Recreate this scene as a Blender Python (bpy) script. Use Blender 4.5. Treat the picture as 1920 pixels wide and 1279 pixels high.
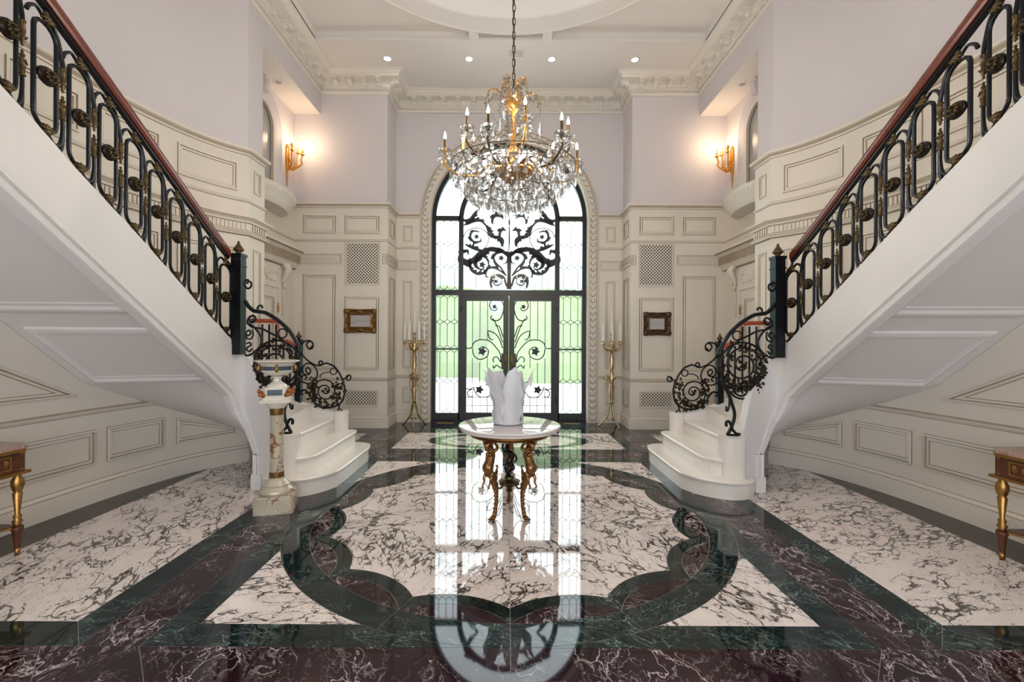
import bpy, math, random
from math import pi, sin, cos, sqrt, radians as R
from mathutils import Vector, Matrix
for _o in list(bpy.data.objects): bpy.data.objects.remove(_o)
SC = bpy.context.scene
COL = SC.collection
# ------------------------------------------------------------------ camera, world, lights, exposure
CX, CH, FP, VX, VY, TH = -0.02, 1.5, 853.3, 952.0, 641.0, 0.0047
_c = bpy.data.cameras.new('camera'); cam = bpy.data.objects.new('camera', _c); COL.objects.link(cam)
_c.sensor_width = 36; _c.lens = 36 * FP / 1920
_c.shift_x = (960 - VX) / 1920; _c.shift_y = (VY - 639.5) / 1920
_c.clip_start = 0.05; _c.clip_end = 300
cam.location = (CX, 0, CH); cam.rotation_euler = (pi / 2, -TH, 0)
SC.camera = cam
W = bpy.data.worlds.new('sky'); SC.world = W; W.use_nodes = True
_n = W.node_tree.nodes; _bg = _n['Background']
_tc = _n.new('ShaderNodeTexCoord'); _sx = _n.new('ShaderNodeSeparateXYZ'); _rp = _n.new('ShaderNodeValToRGB')
W.node_tree.links.new(_tc.outputs['Generated'], _sx.inputs[0]); W.node_tree.links.new(_sx.outputs['Z'], _rp.inputs[0])
_rp.color_ramp.elements[0].position = 0.09; _rp.color_ramp.elements[0].color = (0.17, 0.40, 0.40, 1)
_rp.color_ramp.elements[1].position = 0.9; _rp.color_ramp.elements[1].color = (0.75, 0.87, 1, 1)
_e = _rp.color_ramp.elements.new(0.24); _e.color = (0.90, 0.98, 1, 1)
W.node_tree.links.new(_rp.outputs[0], _bg.inputs[0]); _bg.inputs[1].default_value = 2.7
def area_light(name, loc, rot, sx, sy, power, col=(1, 1, 1)):
    l = bpy.data.lights.new(name, 'AREA'); l.shape = 'RECTANGLE'; l.size = sx; l.size_y = sy; l.energy = power; l.color = col
    o = bpy.data.objects.new(name, l); COL.objects.link(o); o.location = loc; o.rotation_euler = rot; return o
def point_light(name, loc, power, col, r=0.02):
    l = bpy.data.lights.new(name, 'POINT'); l.energy = power; l.color = col; l.shadow_soft_size = r
    o = bpy.data.objects.new(name, l); COL.objects.link(o); o.location = loc; return o
# unseen fill lights added behind the camera and inside the dome
area_light('rear_fill_light', (0, -1.75, 2.9), (pi / 2 + 0.16, 0, 0), 6.0, 4.6, 120, (0.95, 0.975, 1))  # added fill standing in for daylight; the wall behind has no windows
area_light('dome_fill_light', (0, 4.2, 7.15), (0, 0, 0), 2.6, 2.6, 12, (1, 0.98, 0.95))  # added fill facing down into the room; no cove fixture exists
SC.view_settings.view_transform = 'Standard'; SC.view_settings.look = 'None'
SC.view_settings.gamma = 1; SC.view_settings.use_curve_mapping = False
SC.view_settings.exposure = 1.22
random.seed(7)
# ------------------------------------------------------------------ image measuring (rays of the photograph, used once to survey real positions)
def unroll(px, py):
    dx, dy = px - 960, py - 640
    return px + TH * dy, py - TH * dx
def at(px, py, Y):
    x, y = unroll(px, py)
    return (CX + (x - VX) * Y / FP, Y, CH - (y - VY) * Y / FP)
# ------------------------------------------------------------------ materials
def NT(name):
    m = bpy.data.materials.new(name); m.use_nodes = True
    nt = m.node_tree; return m, nt, nt.nodes['Principled BSDF'], nt.nodes.new, nt.links.new
def setp(b, col=None, rough=None, metal=None, **k):
    if col: b.inputs['Base Color'].default_value = (*col, 1)
    if rough is not None: b.inputs['Roughness'].default_value = rough
    if metal is not None: b.inputs['Metallic'].default_value = metal
    for a, v in k.items(): b.inputs[a.replace('_', ' ')].default_value = v
def mat(name, col, rough=0.5, metal=0.0, var=0.06, scale=6.0, bump=0.0, **k):
    m, nt, b, N, L = NT(name); setp(b, col, rough, metal, **k)
    tc = N('ShaderNodeTexCoord'); no = N('ShaderNodeTexNoise'); no.inputs['Scale'].default_value = scale; no.inputs['Detail'].default_value = 5
    L(tc.outputs['Object'], no.inputs['Vector'])
    mx = N('ShaderNodeMix'); mx.data_type = 'RGBA'
    mx.inputs[6].default_value = tuple(c * (1 - var) for c in col) + (1,); mx.inputs[7].default_value = tuple(min(1, c * (1 + var)) for c in col) + (1,)
    L(no.outputs['Fac'], mx.inputs[0]); L(mx.outputs[2], b.inputs['Base Color'])
    if bump:
        bp = N('ShaderNodeBump'); bp.inputs['Strength'].default_value = bump; bp.inputs['Distance'].default_value = 0.01
        L(no.outputs['Fac'], bp.inputs['Height']); L(bp.outputs[0], b.inputs['Normal'])
    return m
def marble(name, base, base2, vein, vscale, width, density, rough=0.035, aniso=1.0, warp=0.5, fine=0.5):
    m, nt, b, N, L = NT(name); setp(b, base, rough); b.inputs['Specular IOR Level'].default_value = 0.9 if sum(base) > 1 else 0.36
    tc = N('ShaderNodeTexCoord'); oi = N('ShaderNodeObjectInfo')
    mu = N('ShaderNodeVectorMath'); mu.operation = 'SCALE'; mu.inputs[0].default_value = (31, 17, 7); L(oi.outputs['Random'], mu.inputs['Scale'])
    an = N('ShaderNodeMath'); an.operation = 'MULTIPLY'; an.inputs[1].default_value = 19.0; L(oi.outputs['Random'], an.inputs[0])
    vr = N('ShaderNodeVectorRotate'); vr.rotation_type = 'Z_AXIS'; L(tc.outputs['Object'], vr.inputs['Vector']); L(an.outputs[0], vr.inputs['Angle'])
    ad = N('ShaderNodeVectorMath'); ad.operation = 'ADD'; L(vr.outputs[0], ad.inputs[0]); L(mu.outputs[0], ad.inputs[1])
    mp = N('ShaderNodeMapping'); mp.inputs['Scale'].default_value = (1, aniso, 1); L(ad.outputs[0], mp.inputs[0])
    n1 = N('ShaderNodeTexNoise'); n1.inputs['Scale'].default_value = vscale * 0.8; n1.inputs['Detail'].default_value = 6; L(mp.outputs[0], n1.inputs['Vector'])
    sb = N('ShaderNodeVectorMath'); sb.operation = 'SUBTRACT'; sb.inputs[1].default_value = (0.5, 0.5, 0.5); L(n1.outputs['Color'], sb.inputs[0])
    sw = N('ShaderNodeVectorMath'); sw.operation = 'SCALE'; sw.inputs['Scale'].default_value = warp; L(sb.outputs[0], sw.inputs[0])
    wv = N('ShaderNodeVectorMath'); wv.operation = 'ADD'; L(mp.outputs[0], wv.inputs[0]); L(sw.outputs[0], wv.inputs[1])
    vo = N('ShaderNodeTexVoronoi'); vo.feature = 'DISTANCE_TO_EDGE'; vo.inputs['Scale'].default_value = vscale; L(wv.outputs[0], vo.inputs['Vector'])
    n2 = N('ShaderNodeTexNoise'); n2.inputs['Scale'].default_value = vscale * 0.45; n2.inputs['Detail'].default_value = 3; L(wv.outputs[0], n2.inputs['Vector'])
    # vein width modulated by big noise
    mr = N('ShaderNodeMapRange'); mr.inputs[1].default_value = density; mr.inputs[2].default_value = density + 0.22; mr.inputs[3].default_value = 0.0; mr.inputs[4].default_value = width; L(n2.outputs['Fac'], mr.inputs[0])
    dv = N('ShaderNodeMath'); dv.operation = 'DIVIDE'; L(vo.outputs['Distance'], dv.inputs[0])
    mxx = N('ShaderNodeMath'); mxx.operation = 'MAXIMUM'; mxx.inputs[1].default_value = 0.0004; L(mr.outputs[0], mxx.inputs[0]); L(mxx.outputs[0], dv.inputs[1])
    v1 = N('ShaderNodeMapRange'); v1.inputs[1].default_value = 0.35; v1.inputs[2].default_value = 1.3; v1.inputs[3].default_value = 1; v1.inputs[4].default_value = 0; L(dv.outputs[0], v1.inputs[0])
    # second finer ridged veins
    n3 = N('ShaderNodeTexNoise'); n3.inputs['Scale'].default_value = vscale * 1.7; n3.inputs['Detail'].default_value = 7; n3.inputs['Distortion'].default_value = 1.2; L(wv.outputs[0], n3.inputs['Vector'])
    ab = N('ShaderNodeMath'); ab.operation = 'SUBTRACT'; ab.inputs[1].default_value = 0.5; L(n3.outputs['Fac'], ab.inputs[0])
    ab2 = N('ShaderNodeMath'); ab2.operation = 'ABSOLUTE'; L(ab.outputs[0], ab2.inputs[0])
    v2 = N('ShaderNodeMapRange'); v2.inputs[1].default_value = 0.0; v2.inputs[2].default_value = 0.022; v2.inputs[3].default_value = fine; v2.inputs[4].default_value = 0; L(ab2.outputs[0], v2.inputs[0])
    v2m = N('ShaderNodeMath'); v2m.operation = 'MULTIPLY'; L(v2.outputs[0], v2m.inputs[0])
    g2 = N('ShaderNodeMapRange'); g2.inputs[1].default_value = density - 0.06; g2.inputs[2].default_value = density + 0.12; L(n2.outputs['Fac'], g2.inputs[0]); L(g2.outputs[0], v2m.inputs[1])
    mxv = N('ShaderNodeMath'); mxv.operation = 'MAXIMUM'; L(v1.outputs[0], mxv.inputs[0]); L(v2m.outputs[0], mxv.inputs[1])
    bb = N('ShaderNodeMix'); bb.data_type = 'RGBA'; bb.inputs[6].default_value = (*base, 1); bb.inputs[7].default_value = (*base2, 1); L(n1.outputs['Fac'], bb.inputs[0])
    fin = N('ShaderNodeMix'); fin.data_type = 'RGBA'; L(mxv.outputs[0], fin.inputs[0]); L(bb.outputs[2], fin.inputs[6]); fin.inputs[7].default_value = (*vein, 1)
    L(fin.outputs[2], b.inputs['Base Color'])
    return m
M = {}
M['white_marble'] = marble('veined_white_marble', (0.88, 0.79, 0.74), (0.74, 0.64, 0.60), (0.06, 0.05, 0.045), 5.6, 0.11, 0.405, aniso=2.0, warp=0.55, fine=0.85)
M['green_marble'] = marble('dark_green_marble', (0.004, 0.007, 0.008), (0.012, 0.026, 0.025), (0.20, 0.29, 0.26), 3.6, 0.018, 0.46, aniso=2.2, warp=0.9, fine=0.5)
M['purple_marble'] = marble('dark_purple_marble', (0.008, 0.004, 0.006), (0.036, 0.013, 0.018), (0.45, 0.38, 0.39), 3.4, 0.032, 0.44, aniso=1.5, warp=0.9, fine=0.7)
M['brown_marble'] = marble('dark_brown_marble', (0.020, 0.015, 0.013), (0.05, 0.035, 0.028), (0.20, 0.15, 0.12), 3.5, 0.01, 0.52, aniso=2, warp=0.8, fine=0.3)
M['grout'] = mat('pale_grout', (0.30, 0.28, 0.27), 0.6)
M['stair_marble'] = mat('cream_stair_marble', (0.80, 0.755, 0.70), 0.22, var=0.05, scale=3)
M['plaster'] = mat('lavender_plaster', (0.70, 0.665, 0.69), 0.85, var=0.025, scale=1.5)
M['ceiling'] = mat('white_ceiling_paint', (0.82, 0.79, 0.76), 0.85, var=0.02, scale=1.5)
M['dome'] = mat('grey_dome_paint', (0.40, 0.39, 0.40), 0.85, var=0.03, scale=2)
M['cream'] = mat('cream_glazed_paint', (0.77, 0.72, 0.64), 0.42, var=0.05, scale=2.2)
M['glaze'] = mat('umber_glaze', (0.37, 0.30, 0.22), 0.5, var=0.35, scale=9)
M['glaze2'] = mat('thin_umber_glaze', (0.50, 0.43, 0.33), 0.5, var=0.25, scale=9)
M['white_paint'] = mat('white_stair_paint', (0.76, 0.74, 0.74), 0.55, var=0.04, scale=1.3)
M['iron'] = mat('black_iron', (0.012, 0.014, 0.018), 0.28, 0.6, var=0.3, scale=20)
M['frame_black'] = mat('black_door_paint', (0.008, 0.009, 0.012), 0.35, var=0.2, scale=8)
M['bronze'] = mat('antique_bronze', (0.11, 0.075, 0.035), 0.38, 0.9, var=0.5, scale=60, bump=0.3)
M['gilt'] = mat('gilded_brass', (0.42, 0.235, 0.075), 0.3, 1.0, var=0.35, scale=40, bump=0.2)
M['leg_bronze'] = mat('gilt_bronze_figures', (0.27, 0.14, 0.06), 0.24, 1.0, var=0.45, scale=45, bump=0.2)
M['rim_gold'] = mat('soft_gold_core', (0.50, 0.26, 0.07), 0.4, 0.9, var=0.3)
M['pale_gilt'] = mat('pale_gilt_brass', (0.55, 0.40, 0.22), 0.25, 1.0, var=0.35, scale=50, bump=0.2)
M['bright_gilt'] = mat('bright_fire_gilt', (0.85, 0.40, 0.08), 0.3, 1.0, var=0.3, scale=60, bump=0.2)
M['mahogany'] = mat('mahogany_wood', (0.13, 0.022, 0.012), 0.22, var=0.35, scale=18)
M['red_wood'] = mat('orange_red_wood', (0.38, 0.07, 0.025), 0.3, var=0.3, scale=18)
M['dark_wood'] = mat('dark_marquetry_wood', (0.10, 0.03, 0.012), 0.25, var=0.5, scale=30)
M['onyx'] = marble('cream_onyx', (0.66, 0.58, 0.44), (0.36, 0.33, 0.24), (0.24, 0.09, 0.03), 6, 0.16, 0.42, rough=0.12, aniso=0.6, warp=0.6, fine=0.5)
M['onyx_pale'] = marble('pale_onyx', (0.80, 0.76, 0.68), (0.70, 0.65, 0.55), (0.42, 0.30, 0.20), 9, 0.03, 0.52, rough=0.12, aniso=0.6, warp=0.6, fine=0.4)
M['enamel'] = mat('blue_enamel', (0.05, 0.075, 0.10), 0.25, var=0.9, scale=70)
M['black_patina'] = mat('black_patina', (0.008, 0.008, 0.009), 0.22, 0.3, var=0.2)
M['hole'] = mat('dark_vent_interior', (0.015, 0.013, 0.012), 0.9)
M['candle'] = mat('ivory_candle', (0.85, 0.82, 0.76), 0.4)
M['candle_gold'] = mat('amber_candle_sleeve', (0.75, 0.40, 0.10), 0.4)
M['red_marble'] = marble('rose_marble', (0.30, 0.17, 0.13), (0.45, 0.30, 0.25), (0.75, 0.65, 0.6), 14, 0.03, 0.48, rough=0.08)
def emis(name, col, s):
    m, nt, b, N, L = NT(name); setp(b, (0, 0, 0)); b.inputs['Emission Color'].default_value = (*col, 1); b.inputs['Emission Strength'].default_value = s; return m
M['flame'] = emis('flame_bulb_glow', (1, 0.76, 0.5), 26)
M['downlight'] = emis('downlight_glow', (1, 0.93, 0.82), 14)
def glassy(name, col, transp, rough=0.0, gl=0.3):
    m = bpy.data.materials.new(name); m.use_nodes = True; nt = m.node_tree; nt.nodes.clear(); N = nt.nodes.new; L = nt.links.new
    o = N('ShaderNodeOutputMaterial'); t = N('ShaderNodeBsdfTransparent'); t.inputs[0].default_value = (*col, 1)
    g = N('ShaderNodeBsdfGlass'); g.inputs['IOR'].default_value = 1.55; g.inputs['Roughness'].default_value = rough; g.inputs['Color'].default_value = (*col, 1)
    h = N('ShaderNodeBsdfGlossy'); h.inputs['Roughness'].default_value = 0.02 + rough
    m1 = N('ShaderNodeMixShader'); m1.inputs[0].default_value = transp; L(g.outputs[0], m1.inputs[1]); L(t.outputs[0], m1.inputs[2])
    m2 = N('ShaderNodeMixShader'); m2.inputs[0].default_value = gl; L(m1.outputs[0], m2.inputs[1]); L(h.outputs[0], m2.inputs[2])
    L(m2.outputs[0], o.inputs[0]); return m
M['crystal'] = glassy('cut_crystal', (1, 1, 1), 0.42, 0.0, 0.22)
def frosted(name, col, tr=0.45):
    m = bpy.data.materials.new(name); m.use_nodes = True; nt = m.node_tree; nt.nodes.clear(); N = nt.nodes.new; L = nt.links.new
    o = N('ShaderNodeOutputMaterial'); t = N('ShaderNodeBsdfTransparent'); t.inputs[0].default_value = (*col, 1)
    d = N('ShaderNodeBsdfTranslucent'); d.inputs[0].default_value = (*col, 1)
    g = N('ShaderNodeBsdfGlossy'); g.inputs['Roughness'].default_value = 0.03
    m1 = N('ShaderNodeMixShader'); m1.inputs[0].default_value = tr; L(t.outputs[0], m1.inputs[1]); L(d.outputs[0], m1.inputs[2])
    fr = N('ShaderNodeFresnel'); fr.inputs[0].default_value = 1.45
    m2 = N('ShaderNodeMixShader'); L(fr.outputs[0], m2.inputs[0]); L(m1.outputs[0], m2.inputs[1]); L(g.outputs[0], m2.inputs[2])
    L(m2.outputs[0], o.inputs[0]); return m
M['door_glass'] = frosted('obscure_door_glass', (0.93, 0.94, 0.91), 0.13)
m, nt, b, N, L = NT('frosted_vase_glass'); setp(b, (0.88, 0.88, 0.93), 0.42); b.inputs['Transmission Weight'].default_value = 0.35; b.inputs['Subsurface Weight'].default_value = 0.25; b.inputs['Subsurface Radius'].default_value = (0.03, 0.03, 0.03)
M['vase'] = m
M['hedge'] = mat('hedge_green', (0.11, 0.165, 0.03), 0.8, var=0.6, scale=0.7)
M['paving'] = mat('pale_paving', (0.75, 0.70, 0.64), 0.8, var=0.08, scale=2)
M['lead'] = mat('lead_came', (0.10, 0.14, 0.14), 0.5, 0.3)
M['relief'] = mat('grey_relief_picture', (0.50, 0.47, 0.48), 0.6, var=0.3, scale=40, bump=0.5)
M['frame_gilt'] = mat('old_gilt_wood', (0.20, 0.11, 0.035), 0.38, 0.75, var=0.7, scale=35, bump=0.5)
M['frame_dark'] = mat('dark_carved_wood', (0.085, 0.04, 0.018), 0.4, 0.4, var=0.6, scale=35, bump=0.5)
M['tabletop'] = mat('white_tabletop_marble', (0.74, 0.68, 0.66), 0.03, var=0.10, scale=5)
M['grey_mirror'] = mat('dim_niche_glass', (0.40, 0.40, 0.40), 0.35)
# ------------------------------------------------------------------ mesh helpers
def V(*a): return Vector(a)
class MB:
    def __init__(s): s.v = []; s.f = []; s.m = []
    def add(s, vs, fs, m=0):
        o = len(s.v); s.v += [tuple(p) for p in vs]; s.f += [tuple(i + o for i in f) for f in fs]
        s.m += (m if isinstance(m, list) else [m] * len(fs)); return s
    def box(s, x0, x1, y0, y1, z0, z1, m=0):
        vs = [(x, y, z) for z in (z0, z1) for y in (y0, y1) for x in (x0, x1)]
        return s.add(vs, [(0, 2, 3, 1), (4, 5, 7, 6), (0, 1, 5, 4), (2, 6, 7, 3), (0, 4, 6, 2), (1, 3, 7, 5)], m)
    def prism(s, poly, z0, z1, m=0):
        n = len(poly); vs = [(p[0], p[1], z0) for p in poly] + [(p[0], p[1], z1) for p in poly]
        return s.add(vs, [tuple(range(n - 1, -1, -1)), tuple(range(n, 2 * n))] + [(i, (i + 1) % n, n + (i + 1) % n, n + i) for i in range(n)], m)
    def lathe(s, prof, c=(0, 0, 0), seg=24, m=0, sx=1, sy=1, mod=None):
        vs = []; n = len(prof)
        for j in range(seg):
            a = 2 * pi * j / seg
            for i, (r, z) in enumerate(prof):
                rr = r * (mod(a, i) if mod else 1)
                vs.append((c[0] + rr * cos(a) * sx, c[1] + rr * sin(a) * sy, c[2] + z))
        fs = []; ms = []
        for j in range(seg):
            k = (j + 1) % seg
            for i in range(n - 1):
                fs.append((j * n + i, k * n + i, k * n + i + 1, j * n + i + 1)); ms.append(m[i] if isinstance(m, list) else m)
        if prof[0][0] > 1e-5: fs.append(tuple(j * n for j in range(seg - 1, -1, -1))); ms.append(ms[0])
        if prof[-1][0] > 1e-5: fs.append(tuple(j * n + n - 1 for j in range(seg))); ms.append(ms[-2] if len(ms) > 1 else 0)
        return s.add(vs, fs, ms)
    def tube(s, pts, r, seg=8, m=0, closed=False, flat=1.0, up=None):
        pts = [Vector(p) for p in pts]; n = len(pts)
        rr = r if isinstance(r, (list, tuple)) else [r] * n
        vs = []; prev = None
        for i, p in enumerate(pts):
            if closed: t = pts[(i + 1) % n] - pts[i - 1]
            else: t = pts[min(i + 1, n - 1)] - pts[max(i - 1, 0)]
            if t.length < 1e-9: t = Vector((0, 0, 1))
            t.normalize()
            if up is not None: a = Vector(up) - t * t.dot(Vector(up))
            elif prev is None:
                a = Vector((0, 0, 1)) if abs(t.z) < 0.9 else Vector((1, 0, 0)); a = a - t * t.dot(a)
            else: a = prev - t * t.dot(prev)
            if a.length < 1e-6: a = t.orthogonal()
            a.normalize(); prev = a; b = t.cross(a)
            for k in range(seg):
                q = 2 * pi * (k + 0.5) / seg
                vs.append(p + a * (cos(q) * rr[i] * flat) + b * (sin(q) * rr[i]))
        fs = []
        for i in range(n if closed else n - 1):
            j = (i + 1) % n
            for k in range(seg):
                l = (k + 1) % seg; fs.append((i * seg + k, i * seg + l, j * seg + l, j * seg + k))
        if not closed: fs += [tuple(range(seg - 1, -1, -1)), tuple((n - 1) * seg + k for k in range(seg))]
        return s.add(vs, fs, m)
    def ball(s, c, r, seg=10, rings=6, m=0, rot=None):
        rx, ry, rz = r if isinstance(r, (tuple, list)) else (r, r, r)
        vs = []; 
        for i in range(rings + 1):
            ph = pi * i / rings
            for j in range(seg):
                a = 2 * pi * j / seg; p = Vector((sin(ph) * cos(a) * rx, sin(ph) * sin(a) * ry, cos(ph) * rz))
                if rot is not None: p = rot @ p
                vs.append(p + Vector(c))
        fs = [(i * seg + j, (i + 1) * seg + j, (i + 1) * seg + (j + 1) % seg, i * seg + (j + 1) % seg) for i in range(rings) for j in range(seg)]
        return s.add(vs, fs, m)
    def grid(s, rows, m=0, closed=False):
        n = len(rows[0]); vs = [p for r in rows for p in r]; fs = []
        for i in range(len(rows) - 1):
            for j in range(n if closed else n - 1):
                k = (j + 1) % n; fs.append((i * n + j, i * n + k, (i + 1) * n + k, (i + 1) * n + j))
        return s.add(vs, fs, m)
    def mirror(s, sg):
        if sg < 0: s.v = [(-x, y, z) for x, y, z in s.v]; s.f = [tuple(reversed(f)) for f in s.f]
        return s
    def mesh(s, name, mats, smooth=False):
        me = bpy.data.meshes.new(name); me.from_pydata(s.v, [], s.f)
        for mm in (mats if isinstance(mats, list) else [mats]): me.materials.append(mm)
        me.polygons.foreach_set('material_index', s.m)
        if smooth: me.polygons.foreach_set('use_smooth', [True] * len(me.polygons))
        me.update(); return me
    def build(s, name, mats, parent=None, smooth=False, kind=None, loc=None, label=None, auto=False):
        me = s.mesh(name, mats, smooth or auto)
        if auto: me.set_sharp_from_angle(angle=R(38))
        return ob(name, me, parent, kind, loc, label)
def ob(name, me, parent=None, kind=None, loc=None, label=None, rotz=0):
    o = bpy.data.objects.new(name, me); COL.objects.link(o)
    if parent: o.parent = parent
    if loc: o.location = loc
    if rotz: o.rotation_euler = (0, 0, rotz)
    if kind: o['kind'] = kind
    if label: o['label'] = label
    return o
def thing(name, label, cat, loc=(0, 0, 0), rotz=0, group=None):
    o = bpy.data.objects.new(name, None); COL.objects.link(o); o.location = loc; o.rotation_euler = (0, 0, rotz)
    o['label'] = label; o['category'] = cat; o.empty_display_size = 0.1
    if group: o['group'] = group
    return o
def struct(name):
    o = bpy.data.objects.new(name, None); COL.objects.link(o); o['kind'] = 'structure'; return o
def cat(pts, sub=6, closed=False):
    P = [Vector(p) for p in pts]; out = []; n = len(P)
    for i in range(n if closed else n - 1):
        p1, p2 = P[i], P[(i + 1) % n]
        p0 = P[i - 1] if (i > 0 or closed) else p1 * 2 - p2
        p3 = P[(i + 2) % n] if (i + 2 < n or closed) else p2 * 2 - p1
        for k in range(sub):
            t = k / sub
            out.append(0.5 * ((2 * p1) + (p2 - p0) * t + (2 * p0 - 5 * p1 + 4 * p2 - p3) * t * t + (3 * p1 - p0 - 3 * p2 + p3) * t ** 3))
    if not closed: out.append(P[-1])
    return out
def interp(tab, x):
    tab = sorted(tab)
    if x <= tab[0][0]: (a, b), (c, d) = tab[0], tab[1]
    elif x >= tab[-1][0]: (a, b), (c, d) = tab[-2], tab[-1]
    else:
        for i in range(len(tab) - 1):
            if tab[i][0] <= x <= tab[i + 1][0]: (a, b), (c, d) = tab[i], tab[i + 1]; break
    return b + (d - b) * (x - a) / (c - a)
class Path:                                   # a plan polyline, arclength parameter; normal points to the left of travel
    def __init__(s, pts):
        s.p = [Vector((p[0], p[1])) for p in pts]; s.u = [0]
        for i in range(1, len(s.p)): s.u.append(s.u[-1] + (s.p[i] - s.p[i - 1]).length)
        s.L = s.u[-1]
        s.n = []
        for i in range(len(s.p)):
            ds = []
            if i > 0: ds.append((s.p[i] - s.p[i - 1]).normalized())
            if i < len(s.p) - 1: ds.append((s.p[i + 1] - s.p[i]).normalized())
            ns = [Vector((-d.y, d.x)) for d in ds]
            if len(ns) == 2: b = (ns[0] + ns[1]).normalized(); b = b / max(0.3, b.dot(ns[0]))
            else: b = ns[0]
            s.n.append(b)
    def seg(s, u):
        u2 = min(max(u, 0), s.L)
        for i in range(len(s.u) - 1):
            if u2 <= s.u[i + 1]: break
        return i, (u - s.u[i]) / (s.u[i + 1] - s.u[i])
    def S(s, u, z, d=0.0):
        i, t = s.seg(u); p = s.p[i].lerp(s.p[i + 1], t); n = s.n[i].lerp(s.n[i + 1], t); q = p + n * d
        return (q.x, q.y, z)
    def nodes(s, u0, u1): return [u0] + [u for u in s.u if u0 + 1e-4 < u < u1 - 1e-4] + [u1]
    def u_ratio(s, r, c=0.0):                # where a viewing ray of slope r from the camera meets the path
        best = None
        for i in range(len(s.p) - 1):
            f0 = s.p[i].x - c - r * s.p[i].y; f1 = s.p[i + 1].x - c - r * s.p[i + 1].y
            if f0 * f1 <= 0 and f0 != f1: return s.u[i] + f0 / (f0 - f1) * (s.u[i + 1] - s.u[i])
        return best
    def u_y(s, y):
        for i in range(len(s.p) - 1):
            a, b = s.p[i].y, s.p[i + 1].y
            if (a - y) * (b - y) <= 0 and a != b: return s.u[i] + (y - a) / (b - a) * (s.u[i + 1] - s.u[i])
def sweep(mb, path, prof, ms=0, u0=None, u1=None, closed=False):   # profile [(d, z)] carried along a plan path
    us = path.nodes(0 if u0 is None else u0, path.L if u1 is None else u1)
    rows = [[path.S(u, z, d) for d, z in prof] for u in us]; n = len(prof)
    vs = [p for r in rows for p in r]; fs = []; mm = []
    for i in range(len(rows) - 1):
        for j in range(n if closed else n - 1):
            k = (j + 1) % n; fs.append((i * n + j, i * n + k, (i + 1) * n + k, (i + 1) * n + j)); mm.append(ms[j] if isinstance(ms, list) else ms)
    fs += [tuple(range(n)), tuple((len(rows) - 1) * n + j for j in range(n - 1, -1, -1))]; mm += [0, 0]
    mb.add(vs, fs, mm); return mb
def inset(poly, d):
    if d and len(poly) > 4: poly = [p for i, p in enumerate(poly) if (Vector(p[:2]) - Vector(poly[i - 1][:2])).length > 1e-5]
    n = len(poly); out = []
    A = sum(poly[i][0] * poly[(i + 1) % n][1] - poly[(i + 1) % n][0] * poly[i][1] for i in range(n))
    sg = 1 if A > 0 else -1
    for i in range(n):
        p0, p1, p2 = Vector(poly[i - 1][:2]), Vector(poly[i][:2]), Vector(poly[(i + 1) % n][:2])
        d1 = (p1 - p0).normalized(); d2 = (p2 - p1).normalized()
        n1 = Vector((-d1.y, d1.x)) * sg; n2 = Vector((-d2.y, d2.x)) * sg; b = n1 + n2
        if b.length < 1e-6: b = n1
        b.normalize(); q = p1 + b * (d / max(0.25, b.dot(n1))); out.append((q.x, q.y))
    return out
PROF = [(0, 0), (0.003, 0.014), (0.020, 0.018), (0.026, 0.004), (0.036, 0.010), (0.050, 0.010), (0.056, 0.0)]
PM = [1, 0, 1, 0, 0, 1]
def frame(mb, poly, S, prof=PROF, ms=PM, d0=0.0, k=1.0, step=0.12, fill=None):  # mitred moulding round a polygon on a surface
    n = len(poly); sub = []
    cnt = [max(1, int(math.ceil((Vector(poly[(i + 1) % n]) - Vector(poly[i])).length / step))) for i in range(n)]
    rows = []
    for o, d in prof:
        q = inset(poly, o * k) if o else list(poly); r = []
        for i in range(n):
            a, b = Vector(q[i]), Vector(q[(i + 1) % n])
            for t in range(cnt[i]): p = a.lerp(b, t / cnt[i]); r.append(S(p.x, p.y, d0 + d * k))
        rows.append(r)
    m = len(rows[0]); fs = []; mm = []
    for i in range(len(rows) - 1):
        for j in range(m): l = (j + 1) % m; fs.append((i * m + j, i * m + l, (i + 1) * m + l, (i + 1) * m + j)); mm.append(ms[i])
    mb.add([p for r in rows for p in r], fs, mm)
    if fill is not None: mb.add([S(p[0], p[1], d0 + fill) for p in inset(poly, prof[-1][0] * k)], [tuple(range(n))], 0)
    return mb
def rect(a, b, c, d): return [(a, c), (b, c), (b, d), (a, d)]
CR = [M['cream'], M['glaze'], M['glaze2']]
def copy_tree(o, parent=None):
    c = o.copy(); COL.objects.link(c); c.parent = parent
    for ch in list(o.children): copy_tree(ch, c)
    return c
# ------------------------------------------------------------------ floor
floor = struct('floor')
MB().box(-4.3, 4.3, -2.2, 8.75, -0.12, -0.0012).build('floor_bed', M['grout'], floor)
def slab(poly, m, name='marble_slab', z=0.0, gap=0.0014):
    q = inset(poly, gap); b = MB(); b.prism(q, -0.0011, z)
    return b.build(name, M[m], floor)
MC = (0.0, 4.05)
def P2(a, r): return (MC[0] + r * cos(a), MC[1] + r * sin(a))
def arc3(a, b, rm, r0, n=10):                 # arc between polar points with mid radius rm
    p0 = Vector(P2(a, r0)); p2 = Vector(P2(b, r0)); pm = Vector(P2((a + b) / 2, rm)); c = pm * 2 - (p0 + p2) * 0.5
    h = (p2 - p0).length / 2; mid = (p0 + p2) / 2; sag = (pm - mid).length; rad = (h * h + sag * sag) / (2 * sag)
    dirn = (pm - mid).normalized(); cc = pm - dirn * rad
    a0 = math.atan2(p0.y - cc.y, p0.x - cc.x); a1 = math.atan2(p2.y - cc.y, p2.x - cc.x)
    dd = (a1 - a0 + pi) % (2 * pi) - pi
    return [(cc.x + rad * cos(a0 + dd * i / n), cc.y + rad * sin(a0 + dd * i / n)) for i in range(n + 1)]
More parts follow.
